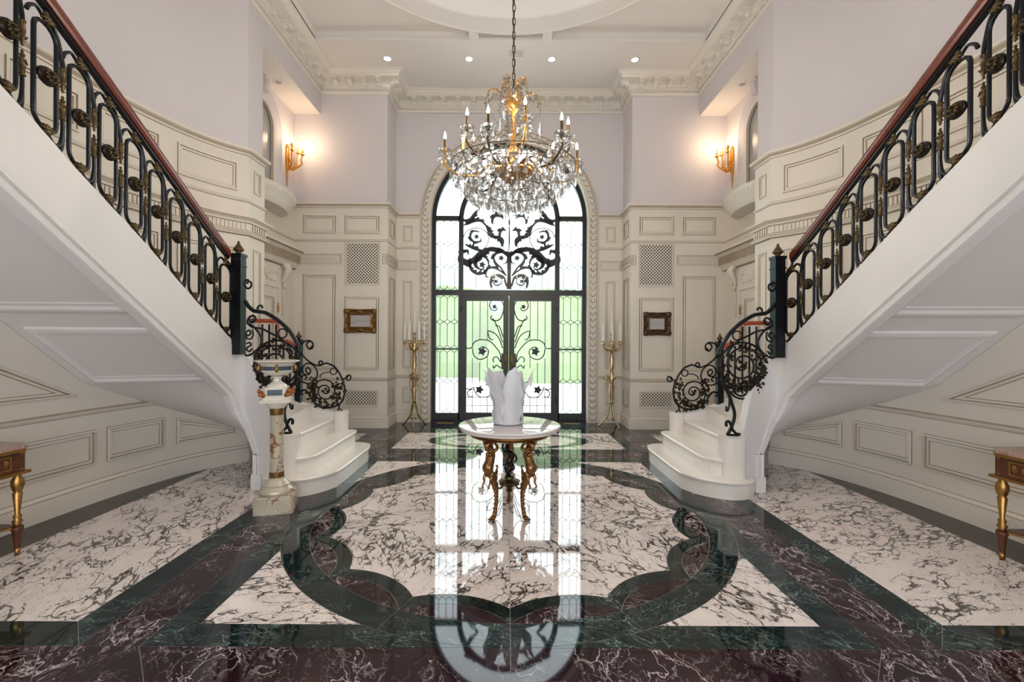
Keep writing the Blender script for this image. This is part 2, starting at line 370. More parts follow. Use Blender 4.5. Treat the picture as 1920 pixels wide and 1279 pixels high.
def arcc(a, b, r, n=8): return [P2(a + (b - a) * i / n, r) for i in range(n + 1)]
RO, RI, RC = 1.82, 1.63, 1.49
for k in range(16):
    a, b = k * pi / 8, (k + 1) * pi / 8
    lobe = arc3(a, b, 1.385, RC); lens = arc3(a, b, 1.485, RI)
    slab([MC] + lobe, 'white_marble', 'medallion_wedge')
    slab(lens[::-1] + arcc(a, b, RI)[1:-1], 'purple_marble', 'inlay_lens')
    slab(lobe[::-1] + lens, 'green_marble', 'inlay_crescent')
    slab(arcc(a, b, RI)[::-1] + arcc(a, b, RO), 'green_marble', 'ring_segment')
xi = 1.64; aa = math.acos(xi / RO); tip = sqrt(RO * RO - xi * xi)
def rot4(poly, k):
    out = []
    for x, y in poly:
        x -= MC[0]; y -= MC[1]
        for _ in range(k): x, y = -y, x
        out.append((x + MC[0], y + MC[1]))
    return out
cor = [(xi, MC[1] + xi)] + arcc(pi / 2 - aa, aa, RO, 12)
st1 = [(xi, MC[1] + xi), (1.82, MC[1] + 1.82), (0.0, MC[1] + 1.82)] + arcc(pi / 2, pi / 2 - aa, RO, 12)[1:]
st2 = [(1.82, MC[1] + 1.82), (xi, MC[1] + xi)] + arcc(aa, 0, RO, 12)
for k in range(4):
    slab(rot4(cor, k), 'white_marble', 'corner_spandrel')
    slab(rot4(st1, k), 'green_marble', 'border_strip'); slab(rot4(st2, k), 'green_marble', 'border_strip')
def rc(x0, x1, y0, y1, m, n='marble_slab'): slab([(x0, y0), (x1, y0), (x1, y1), (x0, y1)], m, n)
YF, YB = 4.05 - 1.82, 4.05 + 1.82
for s in (-1, 1):
    def rs(x0, x1, y0, y1, m, n='marble_slab'):
        a, b = sorted((s * x0, s * x1)); rc(a, b, y0, y1, m, n)
    ys = [YF, 3.35, 4.5, 5.65, 6.8, 7.8]
    for y0, y1 in zip(ys, ys[1:]): rs(1.82, 2.115, y0, y1, 'purple_marble', 'border_strip')
    slab([(s * 2.115, YF), (s * 2.303, YF + 0.195), (s * 2.303, 3.6), (s * 2.115, 3.6)][::s], 'green_marble', 'border_strip')
    for y0, y1 in ((3.6, 5.0), (5.0, 6.4), (6.4, 7.8)): rs(2.115, 2.303, y0, y1, 'green_marble', 'border_strip')
    slab([(s * 2.115, YF), (s * 3.95, YF), (s * 3.95, YF + 0.195), (s * 2.303, YF + 0.195)][::s], 'green_marble', 'border_strip')
    rs(2.303, 3.5, YF + 0.195, 5.9, 'white_marble', 'field_slab'); rs(2.303, 3.5, 5.9, 7.4, 'white_marble', 'field_slab')
    rs(2.303, 3.95, 7.4, 7.8, 'green_marble', 'border_strip')
    rs(3.5, 3.95, YF + 0.195, 4.2, 'brown_marble', 'border_strip'); rs(3.5, 3.95, 4.2, 7.4, 'brown_marble', 'border_strip')
    rs(0, 1.82, 5.87, 6.17, 'purple_marble', 'border_strip')
    # diagonal of the front band
    slab([(s * 1.82, YF), (s * 2.30, YF), (s * 2.05, 1.93), (s * 1.55, 1.93)][::-s], 'purple_marble', 'border_strip')
    slab([(0, YF), (s * 1.82, YF), (s * 1.55, 1.93), (0, 1.93)][::-s], 'purple_marble', 'border_strip')
    slab([(s * 2.30, YF), (s * 3.95, YF), (s * 3.95, 1.93), (s * 2.05, 1.93)][::-s], 'purple_marble', 'border_strip')
    rs(0, 2.0, 1.7, 1.93, 'green_marble', 'border_strip'); rs(2.0, 3.95, 1.7, 1.93, 'green_marble', 'border_strip')
    for i in range(3): rs(0, 1.95, 1.7 - 1.25 * (i + 1), 1.7 - 1.25 * i, 'white_marble', 'field_slab'); rs(1.95, 3.95, 1.7 - 1.25 * (i + 1), 1.7 - 1.25 * i, 'purple_marble' if i % 2 else 'green_marble', 'field_slab')
    # second small medallion by the door
    E = [(s * 1.22 * cos(t * pi / 24), 6.92 + 0.56 * sin(t * pi / 24)) for t in range(-12, 13)]
    E2 = [(s * 1.02 * cos(t * pi / 24), 6.92 + 0.45 * sin(t * pi / 24)) for t in range(-12, 13)]
    slab(([(s * 1.64, 7.48), (0, 7.48)] + E[::-1] + [(0, 6.36), (s * 1.64, 6.36)])[::s], 'white_marble', 'corner_spandrel')
    slab((E + E2[::-1])[::s], 'green_marble', 'ring_segment'); slab(E2[::s], 'white_marble', 'medallion_wedge')
    rs(0, 1.82, 6.17, 6.36, 'green_marble', 'border_strip'); rs(0, 1.82, 7.48, 7.66, 'green_marble', 'border_strip'); rs(1.64, 1.82, 6.36, 7.48, 'green_marble', 'border_strip')
    rs(0, 1.82, 7.66, 7.8, 'purple_marble', 'border_strip')
    for x0, x1 in ((0, 0.9), (0.9, 2.12)): rs(x0, x1, 7.8, 8.7, 'green_marble', 'border_strip')
    rs(2.12, 3.95, 7.8, 7.9, 'green_marble', 'border_strip')
# ------------------------------------------------------------------ wall plan (right half; the left is its mirror)
curve = [tuple(p) for p in cat([(3.9, 2.4, 0), (3.905, 3.3, 0), (3.885, 3.8, 0), (3.855, 4.2, 0), (3.80, 4.6, 0), (3.70, 5.0, 0), (3.59, 5.27, 0), (3.45, 5.5, 0), (3.28, 5.69, 0)], 5)]
WC = [(3.9, -1.6)] + [(p[0], p[1]) for p in curve]
WL = Path(WC + [(3.28, 6.03), (3.73, 6.03), (3.73, 7.88), (2.12, 7.88), (2.12, 8.5), (1.66, 8.5)])
UC = WL.u[len(WC) - 1]                        # end of the curved stretch
uP = UC + 0.34; uN = uP + 0.45; uQ = uN + 1.85; uR = uQ + 1.61; uT = uR + 0.62
CORN = Path(WC + [(3.28, 7.88), (2.12, 7.88), (2.12, 8.5), (0, 8.5)])
SOF, CE = 5.43, 6.06
def pan(parent, sg, poly, S=None, k=1.0, mats=CR, name='panel', step=0.12, fill=None, label=None):
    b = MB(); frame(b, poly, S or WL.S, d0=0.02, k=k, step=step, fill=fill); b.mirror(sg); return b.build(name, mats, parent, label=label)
def lattice(parent, sg, u0, u1, z0, z1, S, name='lattice_grille'):
    b = MB(); frame(b, rect(u0, u1, z0, z1), S, d0=0.02, k=0.6); b.mirror(sg)
    g = b.build(name, CR, parent)
    c = MB(); c.add([S(u0, z0, 0.021), S(u1, z0, 0.021), S(u1, z1, 0.021), S(u0, z1, 0.021)], [(0, 1, 2, 3)]); c.mirror(sg); c.build('vent_backing', M['hole'], g)
    c = MB(); w, h, p = u1 - u0, z1 - z0, 0.0545; t = 0.0072
    for dr in (1, -1):
        q = -h - w
        while q < w + h:
            # line u - dr*z = q, clipped to the rectangle
            pts = []
            for z in (0, h):
                u = q + dr * z
                pts.append((u, z))
            (ua, za), (ub, zb) = pts
            if ua > ub: ua, za, ub, zb = ub, zb, ua, za
            if ub > 0 and ua < w:
                if ua < 0: za += (0 - ua) * (zb - za) / (ub - ua); ua = 0
                if ub > w: zb = za + (w - ua) * (zb - za) / (ub - ua) if ub != ua else zb; ub = w
                L0 = Vector((ub - ua, zb - za))
                if L0.length > 0.015:
                    n = Vector((-L0.y, L0.x)).normalized() * t; dd = 0.026 + (0.002 if dr > 0 else 0)
                    P = [(u0 + ua + n.x, z0 + za + n.y), (u0 + ua - n.x, z0 + za - n.y), (u0 + ub - n.x, z0 + zb - n.y), (u0 + ub + n.x, z0 + zb + n.y)]
                    c.add([S(x, y, dd) for x, y in P] + [S(x, y, dd - 0.004) for x, y in P], [(0, 1, 2, 3), (0, 4, 5, 1), (2, 6, 7, 3), (1, 5, 6, 2), (3, 7, 4, 0)])
            q += p
    c.mirror(sg); c.build('lattice', M['cream'], g, kind='stuff'); return g
wall = {}
for sg, side in ((-1, 'left'), (1, 'right')):
    w = wall[sg] = struct('wall_' + side)
    b = MB(); sweep(b, WL, [(0, 0), (0, SOF), (-0.12, SOF), (-0.12, 0)], 0, closed=True); b.mirror(sg); b.build('plaster', M['plaster'], w)
    b = MB(); sweep(b, CORN, [(0, SOF), (0, CE), (-0.12, CE), (-0.12, SOF)], 0, u1=CORN.u[-1] - 1.6, closed=True); b.box(3.30, 3.85, 6.04, 8.0, SOF, SOF + 0.1); b.mirror(sg); b.build('upper_plaster', M['plaster'], w)
    b = MB(); b.box(3.281, 3.73, 6.031, 7.879, SOF - 0.006, SOF); b.mirror(sg); b.build('alcove_soffit', M['ceiling'], w)
    # wainscot skin and running mouldings
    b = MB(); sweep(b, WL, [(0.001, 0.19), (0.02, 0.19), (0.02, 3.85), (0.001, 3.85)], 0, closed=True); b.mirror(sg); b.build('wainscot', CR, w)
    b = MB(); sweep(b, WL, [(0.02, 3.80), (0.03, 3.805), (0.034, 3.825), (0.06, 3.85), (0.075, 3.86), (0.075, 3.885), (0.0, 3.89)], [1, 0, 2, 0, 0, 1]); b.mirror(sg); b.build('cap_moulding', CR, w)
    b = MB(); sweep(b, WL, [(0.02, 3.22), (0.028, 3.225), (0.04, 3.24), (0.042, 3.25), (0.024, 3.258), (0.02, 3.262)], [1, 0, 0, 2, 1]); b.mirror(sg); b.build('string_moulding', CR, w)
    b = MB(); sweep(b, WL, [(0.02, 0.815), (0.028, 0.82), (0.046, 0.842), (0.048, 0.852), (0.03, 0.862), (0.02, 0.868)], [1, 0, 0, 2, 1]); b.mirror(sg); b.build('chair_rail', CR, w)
    b = MB(); sweep(b, WL, [(0.0, 0.0), (0.045, 0.0), (0.045, 0.165), (0.04, 0.172), (0.036, 0.185), (0.028, 0.2), (0.02, 0.205)], [0, 0, 1, 0, 0, 1]); b.mirror(sg)
    bb = b.build('baseboard_' + side, CR, None, kind='structure')
    # frieze: fluted cornice band on the curve and pilaster
    b = MB(); FR = [(0.02, 2.80), (0.05, 2.81), (0.06, 2.83), (0.045, 2.845), (0.03, 2.86), (0.03, 2.865), (0.034, 2.87), (0.034, 2.955), (0.05, 2.96), (0.055, 2.985), (0.09, 3.0), (0.10, 3.02), (0.10, 3.035), (0.02, 3.04)]
    sweep(b, WL, FR, [1, 0, 2, 0, 1, 0, 0, 1, 0, 0, 2, 0, 1], u1=uP + 0.4); b.mirror(sg); fz = b.build('fluted_frieze', CR, w)
    b = MB(); u = WL.u_y(3.0)
    while u < uP - 0.02:
        if not (UC - 0.02 < u < UC + 0.02):
            b.add([WL.S(u + a, z, d) for d in (0.034, 0.046) for a, z in ((-0.011, 2.872), (0.011, 2.872), (0.011, 2.95), (-0.011, 2.95))], [(4, 5, 6, 7), (0, 1, 5, 4), (1, 2, 6, 5), (2, 3, 7, 6), (3, 0, 4, 7)], [0, 1, 1, 1, 1])
        u += 0.046
    b.mirror(sg); b.build('fluting', CR, fz, kind='stuff')
    # curved wall panels
    ur = lambda px: WL.u_ratio(((VX - px) / FP), 0.0)
    for (a, c) in ((1.18, 0.915), (0.89, 0.762), (0.735, 0.602)):
        u0, u1 = WL.u_ratio(a), WL.u_ratio(c); 
        if a > 1.1: u0 = u1 - 1.2
        if a > 0.75: pan(w, sg, rect(u0, u1, 0.345, 0.67))
        else: pan(w, sg, [(u0, 0.355), (u1, 0.355), (u1, 0.46), (u0, 0.64)])
    u0, u1 = WL.u_ratio(1.22), WL.u_ratio(0.952)
    pan(w, sg, [(u0 - 1.0, 1.0), (u1, 1.0), (u0, 1.42), (u0 - 1.0, 2.0)])
    for (a, c) in ((0.735, 0.60), (0.91, 0.775), (1.12, 0.955)):
        u0, u1 = WL.u_ratio(a), WL.u_ratio(c)
        pan(w, sg, rect(u0, u1, 3.34, 3.69)); pan(w, sg, rect(u0, u1, 1.5, 2.66) if a < 0.8 else rect(u0, u1, 2.0, 2.66))
    pan(w, sg, rect(WL.u_ratio(1.12) - 1.0, WL.u_ratio(1.12) - 0.12, 3.34, 3.69))
    # pilaster
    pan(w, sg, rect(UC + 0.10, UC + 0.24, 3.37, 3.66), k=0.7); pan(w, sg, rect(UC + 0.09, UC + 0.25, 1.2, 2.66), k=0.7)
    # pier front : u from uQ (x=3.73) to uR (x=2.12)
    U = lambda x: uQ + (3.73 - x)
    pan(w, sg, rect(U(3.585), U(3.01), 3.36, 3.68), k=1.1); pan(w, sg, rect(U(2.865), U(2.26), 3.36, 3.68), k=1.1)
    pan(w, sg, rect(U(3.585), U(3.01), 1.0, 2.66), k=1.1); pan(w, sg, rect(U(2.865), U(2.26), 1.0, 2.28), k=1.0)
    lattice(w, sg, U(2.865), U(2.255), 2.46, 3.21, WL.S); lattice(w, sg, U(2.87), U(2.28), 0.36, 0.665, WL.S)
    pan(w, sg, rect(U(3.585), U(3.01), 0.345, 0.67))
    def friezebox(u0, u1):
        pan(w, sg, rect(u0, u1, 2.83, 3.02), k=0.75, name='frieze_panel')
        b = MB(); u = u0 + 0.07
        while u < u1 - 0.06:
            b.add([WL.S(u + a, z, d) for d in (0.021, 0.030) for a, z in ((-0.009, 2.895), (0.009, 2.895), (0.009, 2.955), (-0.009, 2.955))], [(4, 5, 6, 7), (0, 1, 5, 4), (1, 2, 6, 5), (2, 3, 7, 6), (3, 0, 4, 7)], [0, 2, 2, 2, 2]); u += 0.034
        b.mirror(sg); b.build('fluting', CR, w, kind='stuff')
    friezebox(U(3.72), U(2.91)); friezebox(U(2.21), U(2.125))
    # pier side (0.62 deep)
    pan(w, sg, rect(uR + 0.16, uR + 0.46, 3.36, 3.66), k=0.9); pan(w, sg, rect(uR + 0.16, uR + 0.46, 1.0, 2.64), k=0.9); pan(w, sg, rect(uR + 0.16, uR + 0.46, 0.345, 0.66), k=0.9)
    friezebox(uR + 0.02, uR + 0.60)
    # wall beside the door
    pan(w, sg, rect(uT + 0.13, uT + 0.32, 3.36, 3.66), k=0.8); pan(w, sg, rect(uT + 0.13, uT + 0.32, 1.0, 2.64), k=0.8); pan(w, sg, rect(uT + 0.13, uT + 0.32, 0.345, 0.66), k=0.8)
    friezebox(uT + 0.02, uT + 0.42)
# ------------------------------------------------------------------ alcove doors, arches
for sg, side, nd in ((-1, 'left', 3), (1, 'right', 4)):
    w = wall[sg]; A = lambda y, z, d=0.0: (3.73 - d, y, z)
    yc = 6.75
    a = struct('trim_%d' % nd)
    def archframe(mb, yc, zs, zb, prof, ms):
        pts = [(yc - 1, zb)]
        path = [(-1, zb - zs)] + [(-cos(t * pi / 24), sin(t * pi / 24)) for t in range(25)] + [(1, zb - zs)]
        rows = []
        for r, d in prof:
            rows.append([A(yc + (r * p[0]), zs + (p[1] * r if abs(p[1]) <= 1 and i not in (0, len(path) - 1) else zb - zs), d) for i, p in enumerate(path)])
        n = len(rows[0]); fs = []; mm = []
        for i in range(len(rows) - 1):
            for j in range(n - 1): fs.append((i * n + j, i * n + j + 1, (i + 1) * n + j + 1, (i + 1) * n + j)); mm.append(ms[i])
        mb.add([p for r in rows for p in r], fs, mm)
    b = MB(); archframe(b, yc, 4.77, 3.86, [(0.64, 0.0), (0.64, 0.03), (0.60, 0.05), (0.56, 0.03), (0.40, 0.035), (0.37, 0.06), (0.32, 0.06), (0.31, 0.02)], [0, 0, 0, 0, 0, 0, 2])
    b.mirror(sg); b.build('arched_casing', [M['plaster'], M['glaze'], M['glaze2']], a, auto=True)
    b = MB(); n = 24; pts = [A(yc - 0.31, 3.86, 0.012)] + [A(yc - 0.31 * cos(t * pi / n), 4.77 + 0.31 * sin(t * pi / n), 0.012) for t in range(n + 1)] + [A(yc + 0.31, 3.86, 0.012)]
    b.add(pts, [tuple(range(len(pts)))]); b.mirror(sg); b.build('arched_pane', M['grey_mirror'], a)
    b = MB(); b.prism([(3.73, yc - 0.07), (3.60, yc - 0.06), (3.60, yc + 0.06), (3.73, yc + 0.07)], 5.2, 5.42); b.ball((3.6, yc, 5.33), (0.04, 0.06, 0.05)); b.mirror(sg); b.build('keystone', M['plaster'], a)
    # demi-lune ledge below the arch
    b = MB(); sh = [(0.0, 3.50), (0.62, 3.50), (0.70, 3.56), (0.70, 3.60), (0.78, 3.66), (0.82, 3.72), (0.82, 3.76), (0.0, 3.76)]
    n = 20; rows = []
    for t in range(n + 1):
        q = pi * t / n; rows.append([(3.73 - 0.42 * r * sin(q) / 0.82 - 0.0, yc - r * cos(q), z) for r, z in sh])
    b.grid(rows); b.mirror(sg); b.build('curved_ledge', CR, a, auto=True)
    b = MB()
    for t in range(1, 30):
        q = pi * t / 30; b.ball((3.73 - 0.42 * 0.79 / 0.82 * sin(q), yc - 0.79 * cos(q), 3.695), (0.018, 0.018, 0.022), 6, 4)
    b.mirror(sg); b.build('ledge_egg', CR, a, kind='stuff')
    # door head: cornice, carved panel, corbels
    b = MB(); AP = Path([(3.73, 6.05), (3.73, 7.87)])
    sweep(b, AP, [(0.02, 2.72), (0.06, 2.74), (0.10, 2.80), (0.12, 2.82), (0.12, 2.96), (0.17, 3.0), (0.20, 3.02), (0.20, 3.05), (0.02, 3.06)], [1, 0, 0, 1, 0, 1, 0, 1]); b.mirror(sg); b.build('door_cornice', CR, a)
    b = MB()
    for yy in (7.43, 6.1):
        b.tube([(3.70, yy, 2.74), (3.63, yy, 2.72), (3.60, yy, 2.66), (3.64, yy, 2.58), (3.68, yy, 2.50), (3.68, yy, 2.44)], [0.05, 0.055, 0.06, 0.05, 0.03, 0.035], 8)
        b.ball((3.67, yy, 2.40), (0.03, 0.04, 0.05)); b.tube([(3.69, yy, 2.38), (3.69, yy, 2.2), (3.70, yy, 1.9)], [0.014, 0.02, 0.008], 6)
    b.mirror(sg); b.build('carved_corbel', CR, a, smooth=True)
    b = MB(); b.box(3.69, 3.72, 6.25, 7.32, 2.36, 2.70)
    for k in range(16):
        q = k * 0.55; c0 = 6.95 + 0.07 * (k % 4); b.tube([(3.685, c0 + 0.10 * cos(q + t) * (1 - t / 8), 2.53 + 0.10 * sin(q + t) * (1 - t / 8)) for t in range(6)], 0.012, 5)
    b.mirror(sg); b.build('carved_overdoor', CR, a)
    b = MB(); b.box(3.665, 3.72, 7.24, 7.34, 0.0, 2.34); b.box(3.665, 3.72, 6.2, 6.3, 0.0, 2.34); b.box(3.665, 3.72, 6.2, 7.34, 2.34, 2.42); b.mirror(sg); b.build('door_casing', CR, a)
    d = struct('door_%d' % nd)
    b = MB(); b.box(3.685, 3.705, 6.3, 7.24, 0.0, 2.34); b.mirror(sg); b.build('door_leaf', M['cream'], d)
    for z0, z1 in ((0.2, 0.95), (1.1, 2.2)):
        b = MB(); frame(b, rect(6.42, 7.12, z0, z1), lambda u, z, dd: (3.685 - dd, u, z)); b.mirror(sg); b.build('door_panel', CR, d)
    b = MB()
    for z in (0.3, 1.95): b.tube([(3.67, 7.235, z), (3.67, 7.235, z + 0.12)], 0.014, 8); b.ball((3.67, 7.235, z + 0.14), 0.012)
    b.mirror(sg); b.build('brass_hinge', M['gilt'], d)
# ------------------------------------------------------------------ back wall with the arched opening
wb = struct('wall_back')
AR, AZ = 1.46, 3.80
b = MB()
for sgn in (-1, 1): b.box(min(sgn * AR, sgn * 2.24), max(sgn * AR, sgn * 2.24), 8.505, 8.80, 0, CE)
n = 40
for i in range(n):
    t0, t1 = pi * i / n, pi * (i + 1) / n
    xa, xb = -AR * cos(t0), -AR * cos(t1); za, zb = AZ + AR * sin(t0), AZ + AR * sin(t1)
    b.add([(xa, y, z) for y in (8.505, 8.8) for z in (za, CE)] + [(xb, y, z) for y in (8.505, 8.8) for z in (zb, CE)], [(0, 4, 5, 1), (2, 3, 7, 6), (0, 2, 6, 4), (1, 5, 7, 3)])
b.build('plaster', M['plaster'], wb)
def arch_rows(prof, cz=AZ, z0=0.0, n=40):
    rows = []
    for r, y in prof:
        rows.append([(-r, y, z0)] + [(-r * cos(pi * i / n), y, cz + r * sin(pi * i / n)) for i in range(n + 1)] + [(r, y, z0)])
    return rows
sur = struct('trim_1')
b = MB(); pr = [(1.665, 8.50), (1.665, 8.455), (1.645, 8.44), (1.635, 8.455), (1.62, 8.46), (1.50, 8.47), (1.495, 8.45), (1.475, 8.44), (1.462, 8.45), (1.455, 8.50), (1.455, 8.66)]
for j in range(len(pr) - 1): b.grid(arch_rows(pr[j:j + 2]), 1 if j in (3, 5) else 0)
b.build('arch_surround', CR, sur)
# egg and dart ornament, one egg = one piece
e = MB(); e.ball((0, 0, 0), (0.034, 0.018, 0.040), 10, 6); e.tube([(0.046 * cos(t), -0.006, 0.052 * sin(t)) for t in [R(a) for a in range(-200, 30, 23)]], 0.006, 5, 1); em = e.mesh('egg', [M['cream'], M['glaze']], True)
def egg(x, z, a):
    o = ob('egg', em, sur, loc=(x, 8.462, z)); o.rotation_euler = (0, -a, 0)
for k in range(33):
    for s in (-1, 1): egg(s * 1.56, 0.08 + k * 0.116, 0)
for k in range(43):
    t = pi * (k + 0.5) / 43; egg(-1.56 * cos(t), AZ + 0.03 + 1.56 * sin(t), t - pi / 2)
# ------------------------------------------------------------------ ceiling
ce = struct('ceiling')
RX, RY0, RY1, CC, RA, RB = 2.95, 1.55, 6.90, 4.27, 2.13, 2.5
b = MB(); zc = CE
b.box(-4.1, -RX, -1.7, 8.8, zc, zc + 0.02); b.box(RX, 4.1, -1.7, 8.8, zc, zc + 0.02); b.box(-RX, RX, -1.7, RY0, zc, zc + 0.02); b.box(-RX, RX, RY1, 8.8, zc, zc + 0.02)
b.build('ceiling_field', M['ceiling'], ce)
n = 64
def circ(r, z): return [(r * cos(2 * pi * i / n), CC + r * sin(2 * pi * i / n), z) for i in range(n)]
b = MB(); b.grid([circ(RB, zc + 0.14), circ(RB, zc), circ(RB - 0.03, zc - 0.012), circ(RB - 0.05, zc), circ(RA + 0.05, zc), circ(RA + 0.03, zc - 0.012), circ(RA, zc), circ(RA, zc + 0.3)], 0, True); b.build('ceiling_ring', M['ceiling'], ce)
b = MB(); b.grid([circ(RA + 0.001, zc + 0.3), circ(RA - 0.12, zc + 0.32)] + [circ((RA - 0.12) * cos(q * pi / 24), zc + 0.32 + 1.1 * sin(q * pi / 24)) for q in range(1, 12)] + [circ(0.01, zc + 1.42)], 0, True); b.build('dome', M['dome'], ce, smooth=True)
b = MB(); rowA = []; rowB = []
angs = sorted([2 * pi * i / n for i in range(n)] + [math.atan2(dy, dx) % (2 * pi) for dx in (-RX, RX) for dy in (RY1 - CC, RY0 - CC)])
for a in angs:
    dx, dy = cos(a), sin(a); rowA.append((RB * dx, CC + RB * dy, zc + 0.14))
    t = min(RX / abs(dx) if abs(dx) > 1e-6 else 1e9, ((RY1 - CC) if dy > 0 else (CC - RY0)) / abs(dy) if abs(dy) > 1e-6 else 1e9); rowB.append((dx * t, CC + dy * t, zc + 0.14))
b.grid([rowA, rowB], 0, True)
for x0, x1, y0, y1 in ((-RX, RX, RY0 - 0.02, RY0), (-RX, RX, RY1, RY1 + 0.02), (-RX - 0.02, -RX, RY0, RY1), (RX, RX + 0.02, RY0, RY1)): b.box(x0, x1, y0, y1, zc + 0.001, zc + 0.16)
b.build('coffer', M['ceiling'], ce)
for x in (-0.55, 0.55):
    b = MB(); b.box(x - 0.07, x + 0.07, CC + 2.4, RY1, zc, zc + 0.14); b.box(x - 0.07, x + 0.07, RY0, CC - 2.4, zc, zc + 0.14); b.build('coffer_rib', M['ceiling'], ce)
b = MB(); b.box(-RX, RX, RY1 - 0.035, RY1, zc - 0.01, zc + 0.03); b.build('coffer_bead', M['ceiling'], ce)
# cornice with modillions and dentils
for sg, nn in ((-1, 5), (1, 6)):
    t = struct('trim_%d' % nn); CM = [M['ceiling'], M['glaze2']]
    cm = mat('cornice_paint', (0.80, 0.765, 0.70), 0.6) if sg < 0 else cm
    b = MB(); sweep(b, CORN, [(0.0, 5.765), (0.022, 5.765), (0.026, 5.785), (0.04, 5.795), (0.04, 5.835), (0.055, 5.845), (0.075, 5.87), (0.085, 5.89), (0.09, 5.90), (0.09, 5.955), (0.25, 5.958), (0.25, 5.985), (0.27, 5.995), (0.30, 6.03), (0.325, 6.04), (0.325, 6.06)], 0); b.mirror(sg); b.build('cornice', cm, t)
    b = MB(); u = CORN.u_y(4.2)
    def bx(b, u, w2, d0, d1, z0, z1, m=0):
        b.add([CORN.S(u + a, z, d) for z in (z0, z1) for d in (d0, d1) for a in (-w2, w2)], [(0, 2, 3, 1), (4, 5, 7, 6), (0, 1, 5, 4), (2, 6, 7, 3), (0, 4, 6, 2), (1, 3, 7, 5)], m)
    while u < CORN.L:
        bx(b, u, 0.010, 0.04, 0.058, 5.80, 5.833); u += 0.036
    u = CORN.u_y(4.2)
    while u < CORN.L: 
        p = CORN.S(u, 5.868, 0.075); b.ball(p, (0.015, 0.015, 0.018), 5, 4); u += 0.05
    b.mirror(sg); b.build('dentil_course', cm, t, kind='stuff')
    # modillions at even spacing on each straight run
    def modil(x, y, rz):
        q = MB(); q.box(-0.045, 0.045, 0.09, 0.235, 5.925, 5.957); q.box(-0.052, 0.052, 0.085, 0.245, 5.945, 5.957)
        q.add([(a, d, z) for a in (-0.038, 0.038) for d, z in ((0.09, 5.925), (0.21, 5.925), (0.225, 5.905), (0.20, 5.89), (0.15, 5.895), (0.12, 5.87), (0.09, 5.865))], [tuple(range(7)), tuple(range(13, 6, -1))] + [(i, 7 + i, 7 + (i + 1) % 7, (i + 1) % 7) for i in range(7)])
        return q
    if sg < 0: mm = modil(0, 0, 0).mesh('modillion', cm)
    def put(x, y, nx, ny):
        o = ob('modillion', mm, t, loc=(sg * x, y, 0)); o.rotation_euler = (0, 0, math.atan2(ny, sg * nx) - pi / 2)
    for k in range(8): put(3.28, 7.47 - 0.28 * k, -1, 0) if 7.47 - 0.28 * k > 5.75 else None
    for k in range(4): put(2.27 + 0.245 * k - 0.04, 7.88, 0, -1)
    for yy in (7.78, 8.05): put(2.12, yy, -1, 0)
    for k in range(8): put(0.135 + 0.27 * k, 8.5, 0, -1) if 0.135 + 0.27 * k < 1.95 else None
# closing wall behind the camera, ceiling height
wf = struct('wall_front'); b = MB(); b.box(-4.1, 4.1, -1.95, -1.8, 0, CE); b.build('plaster', M['plaster'], wf)
# ceiling fittings
for i, x in enumerate((-1.48, -0.53, 0.42, 1.38)):
    px = (724, 877, 1032, 1188)[i]; Y = (CE - CH) * FP / (VY - 110.5); xx = CX + (px - VX) * Y / FP
    t = thing('recessed_downlight', ['round white downlight nearest the left cornice', 'round white downlight left of the chandelier chain', 'round white downlight just right of the chandelier chain', 'round white downlight nearest the right cornice'][i] + ', lit', 'light', (xx, Y, CE), 0, 'lit downlights in the ceiling')
    MB().lathe([(0.0, -0.003), (0.052, -0.003), (0.056, -0.010), (0.075, -0.009), (0.078, 0.0), (0.0, 0.0)], seg=24).build('trim_ring', M['ceiling'], t, smooth=True)
    MB().lathe([(0.0, -0.0045), (0.05, -0.0045), (0.05, -0.0035), (0, -0.0035)], seg=20).build('lens', M['downlight'], t)
for s in (-1, 1):
    t = thing('alcove_downlight', 'small unlit downlight in the %s alcove soffit' % ('left' if s < 0 else 'right'), 'light', (s * 3.52, 6.9, SOF - 0.006))
    MB().lathe([(0.0, -0.004), (0.05, -0.004), (0.055, -0.010), (0.075, -0.008), (0.078, 0.0), (0.0, 0.0)], seg=24).build('trim_ring', M['ceiling'], t, smooth=True)
    MB().lathe([(0.0, -0.0055), (0.045, -0.0055), (0.045, -0.0045), (0, -0.0045)], seg=20).build('lens', M['dome'], t)
Yv = (CE - CH) * FP / (VY - 100)
t = thing('ceiling_vent', 'small square white ceiling vent behind the chandelier chain', 'vent', (0.09, Yv, CE))
b = MB(); frame(b, rect(-0.13, 0.13, -0.11, 0.11), lambda u, v, d: (u, v, -d - 0.001), k=0.6); b.build('vent_frame', M['ceiling'], t)
b = MB(); b.box(-0.1, 0.1, -0.08, 0.08, -0.003, -0.001); b.build('vent_backing', M['dome'], t)
for k in range(5): b = MB(); b.box(-0.095, 0.095, -0.07 + k * 0.033, -0.055 + k * 0.033, -0.009, -0.004); b.build('slat', M['ceiling'], t)
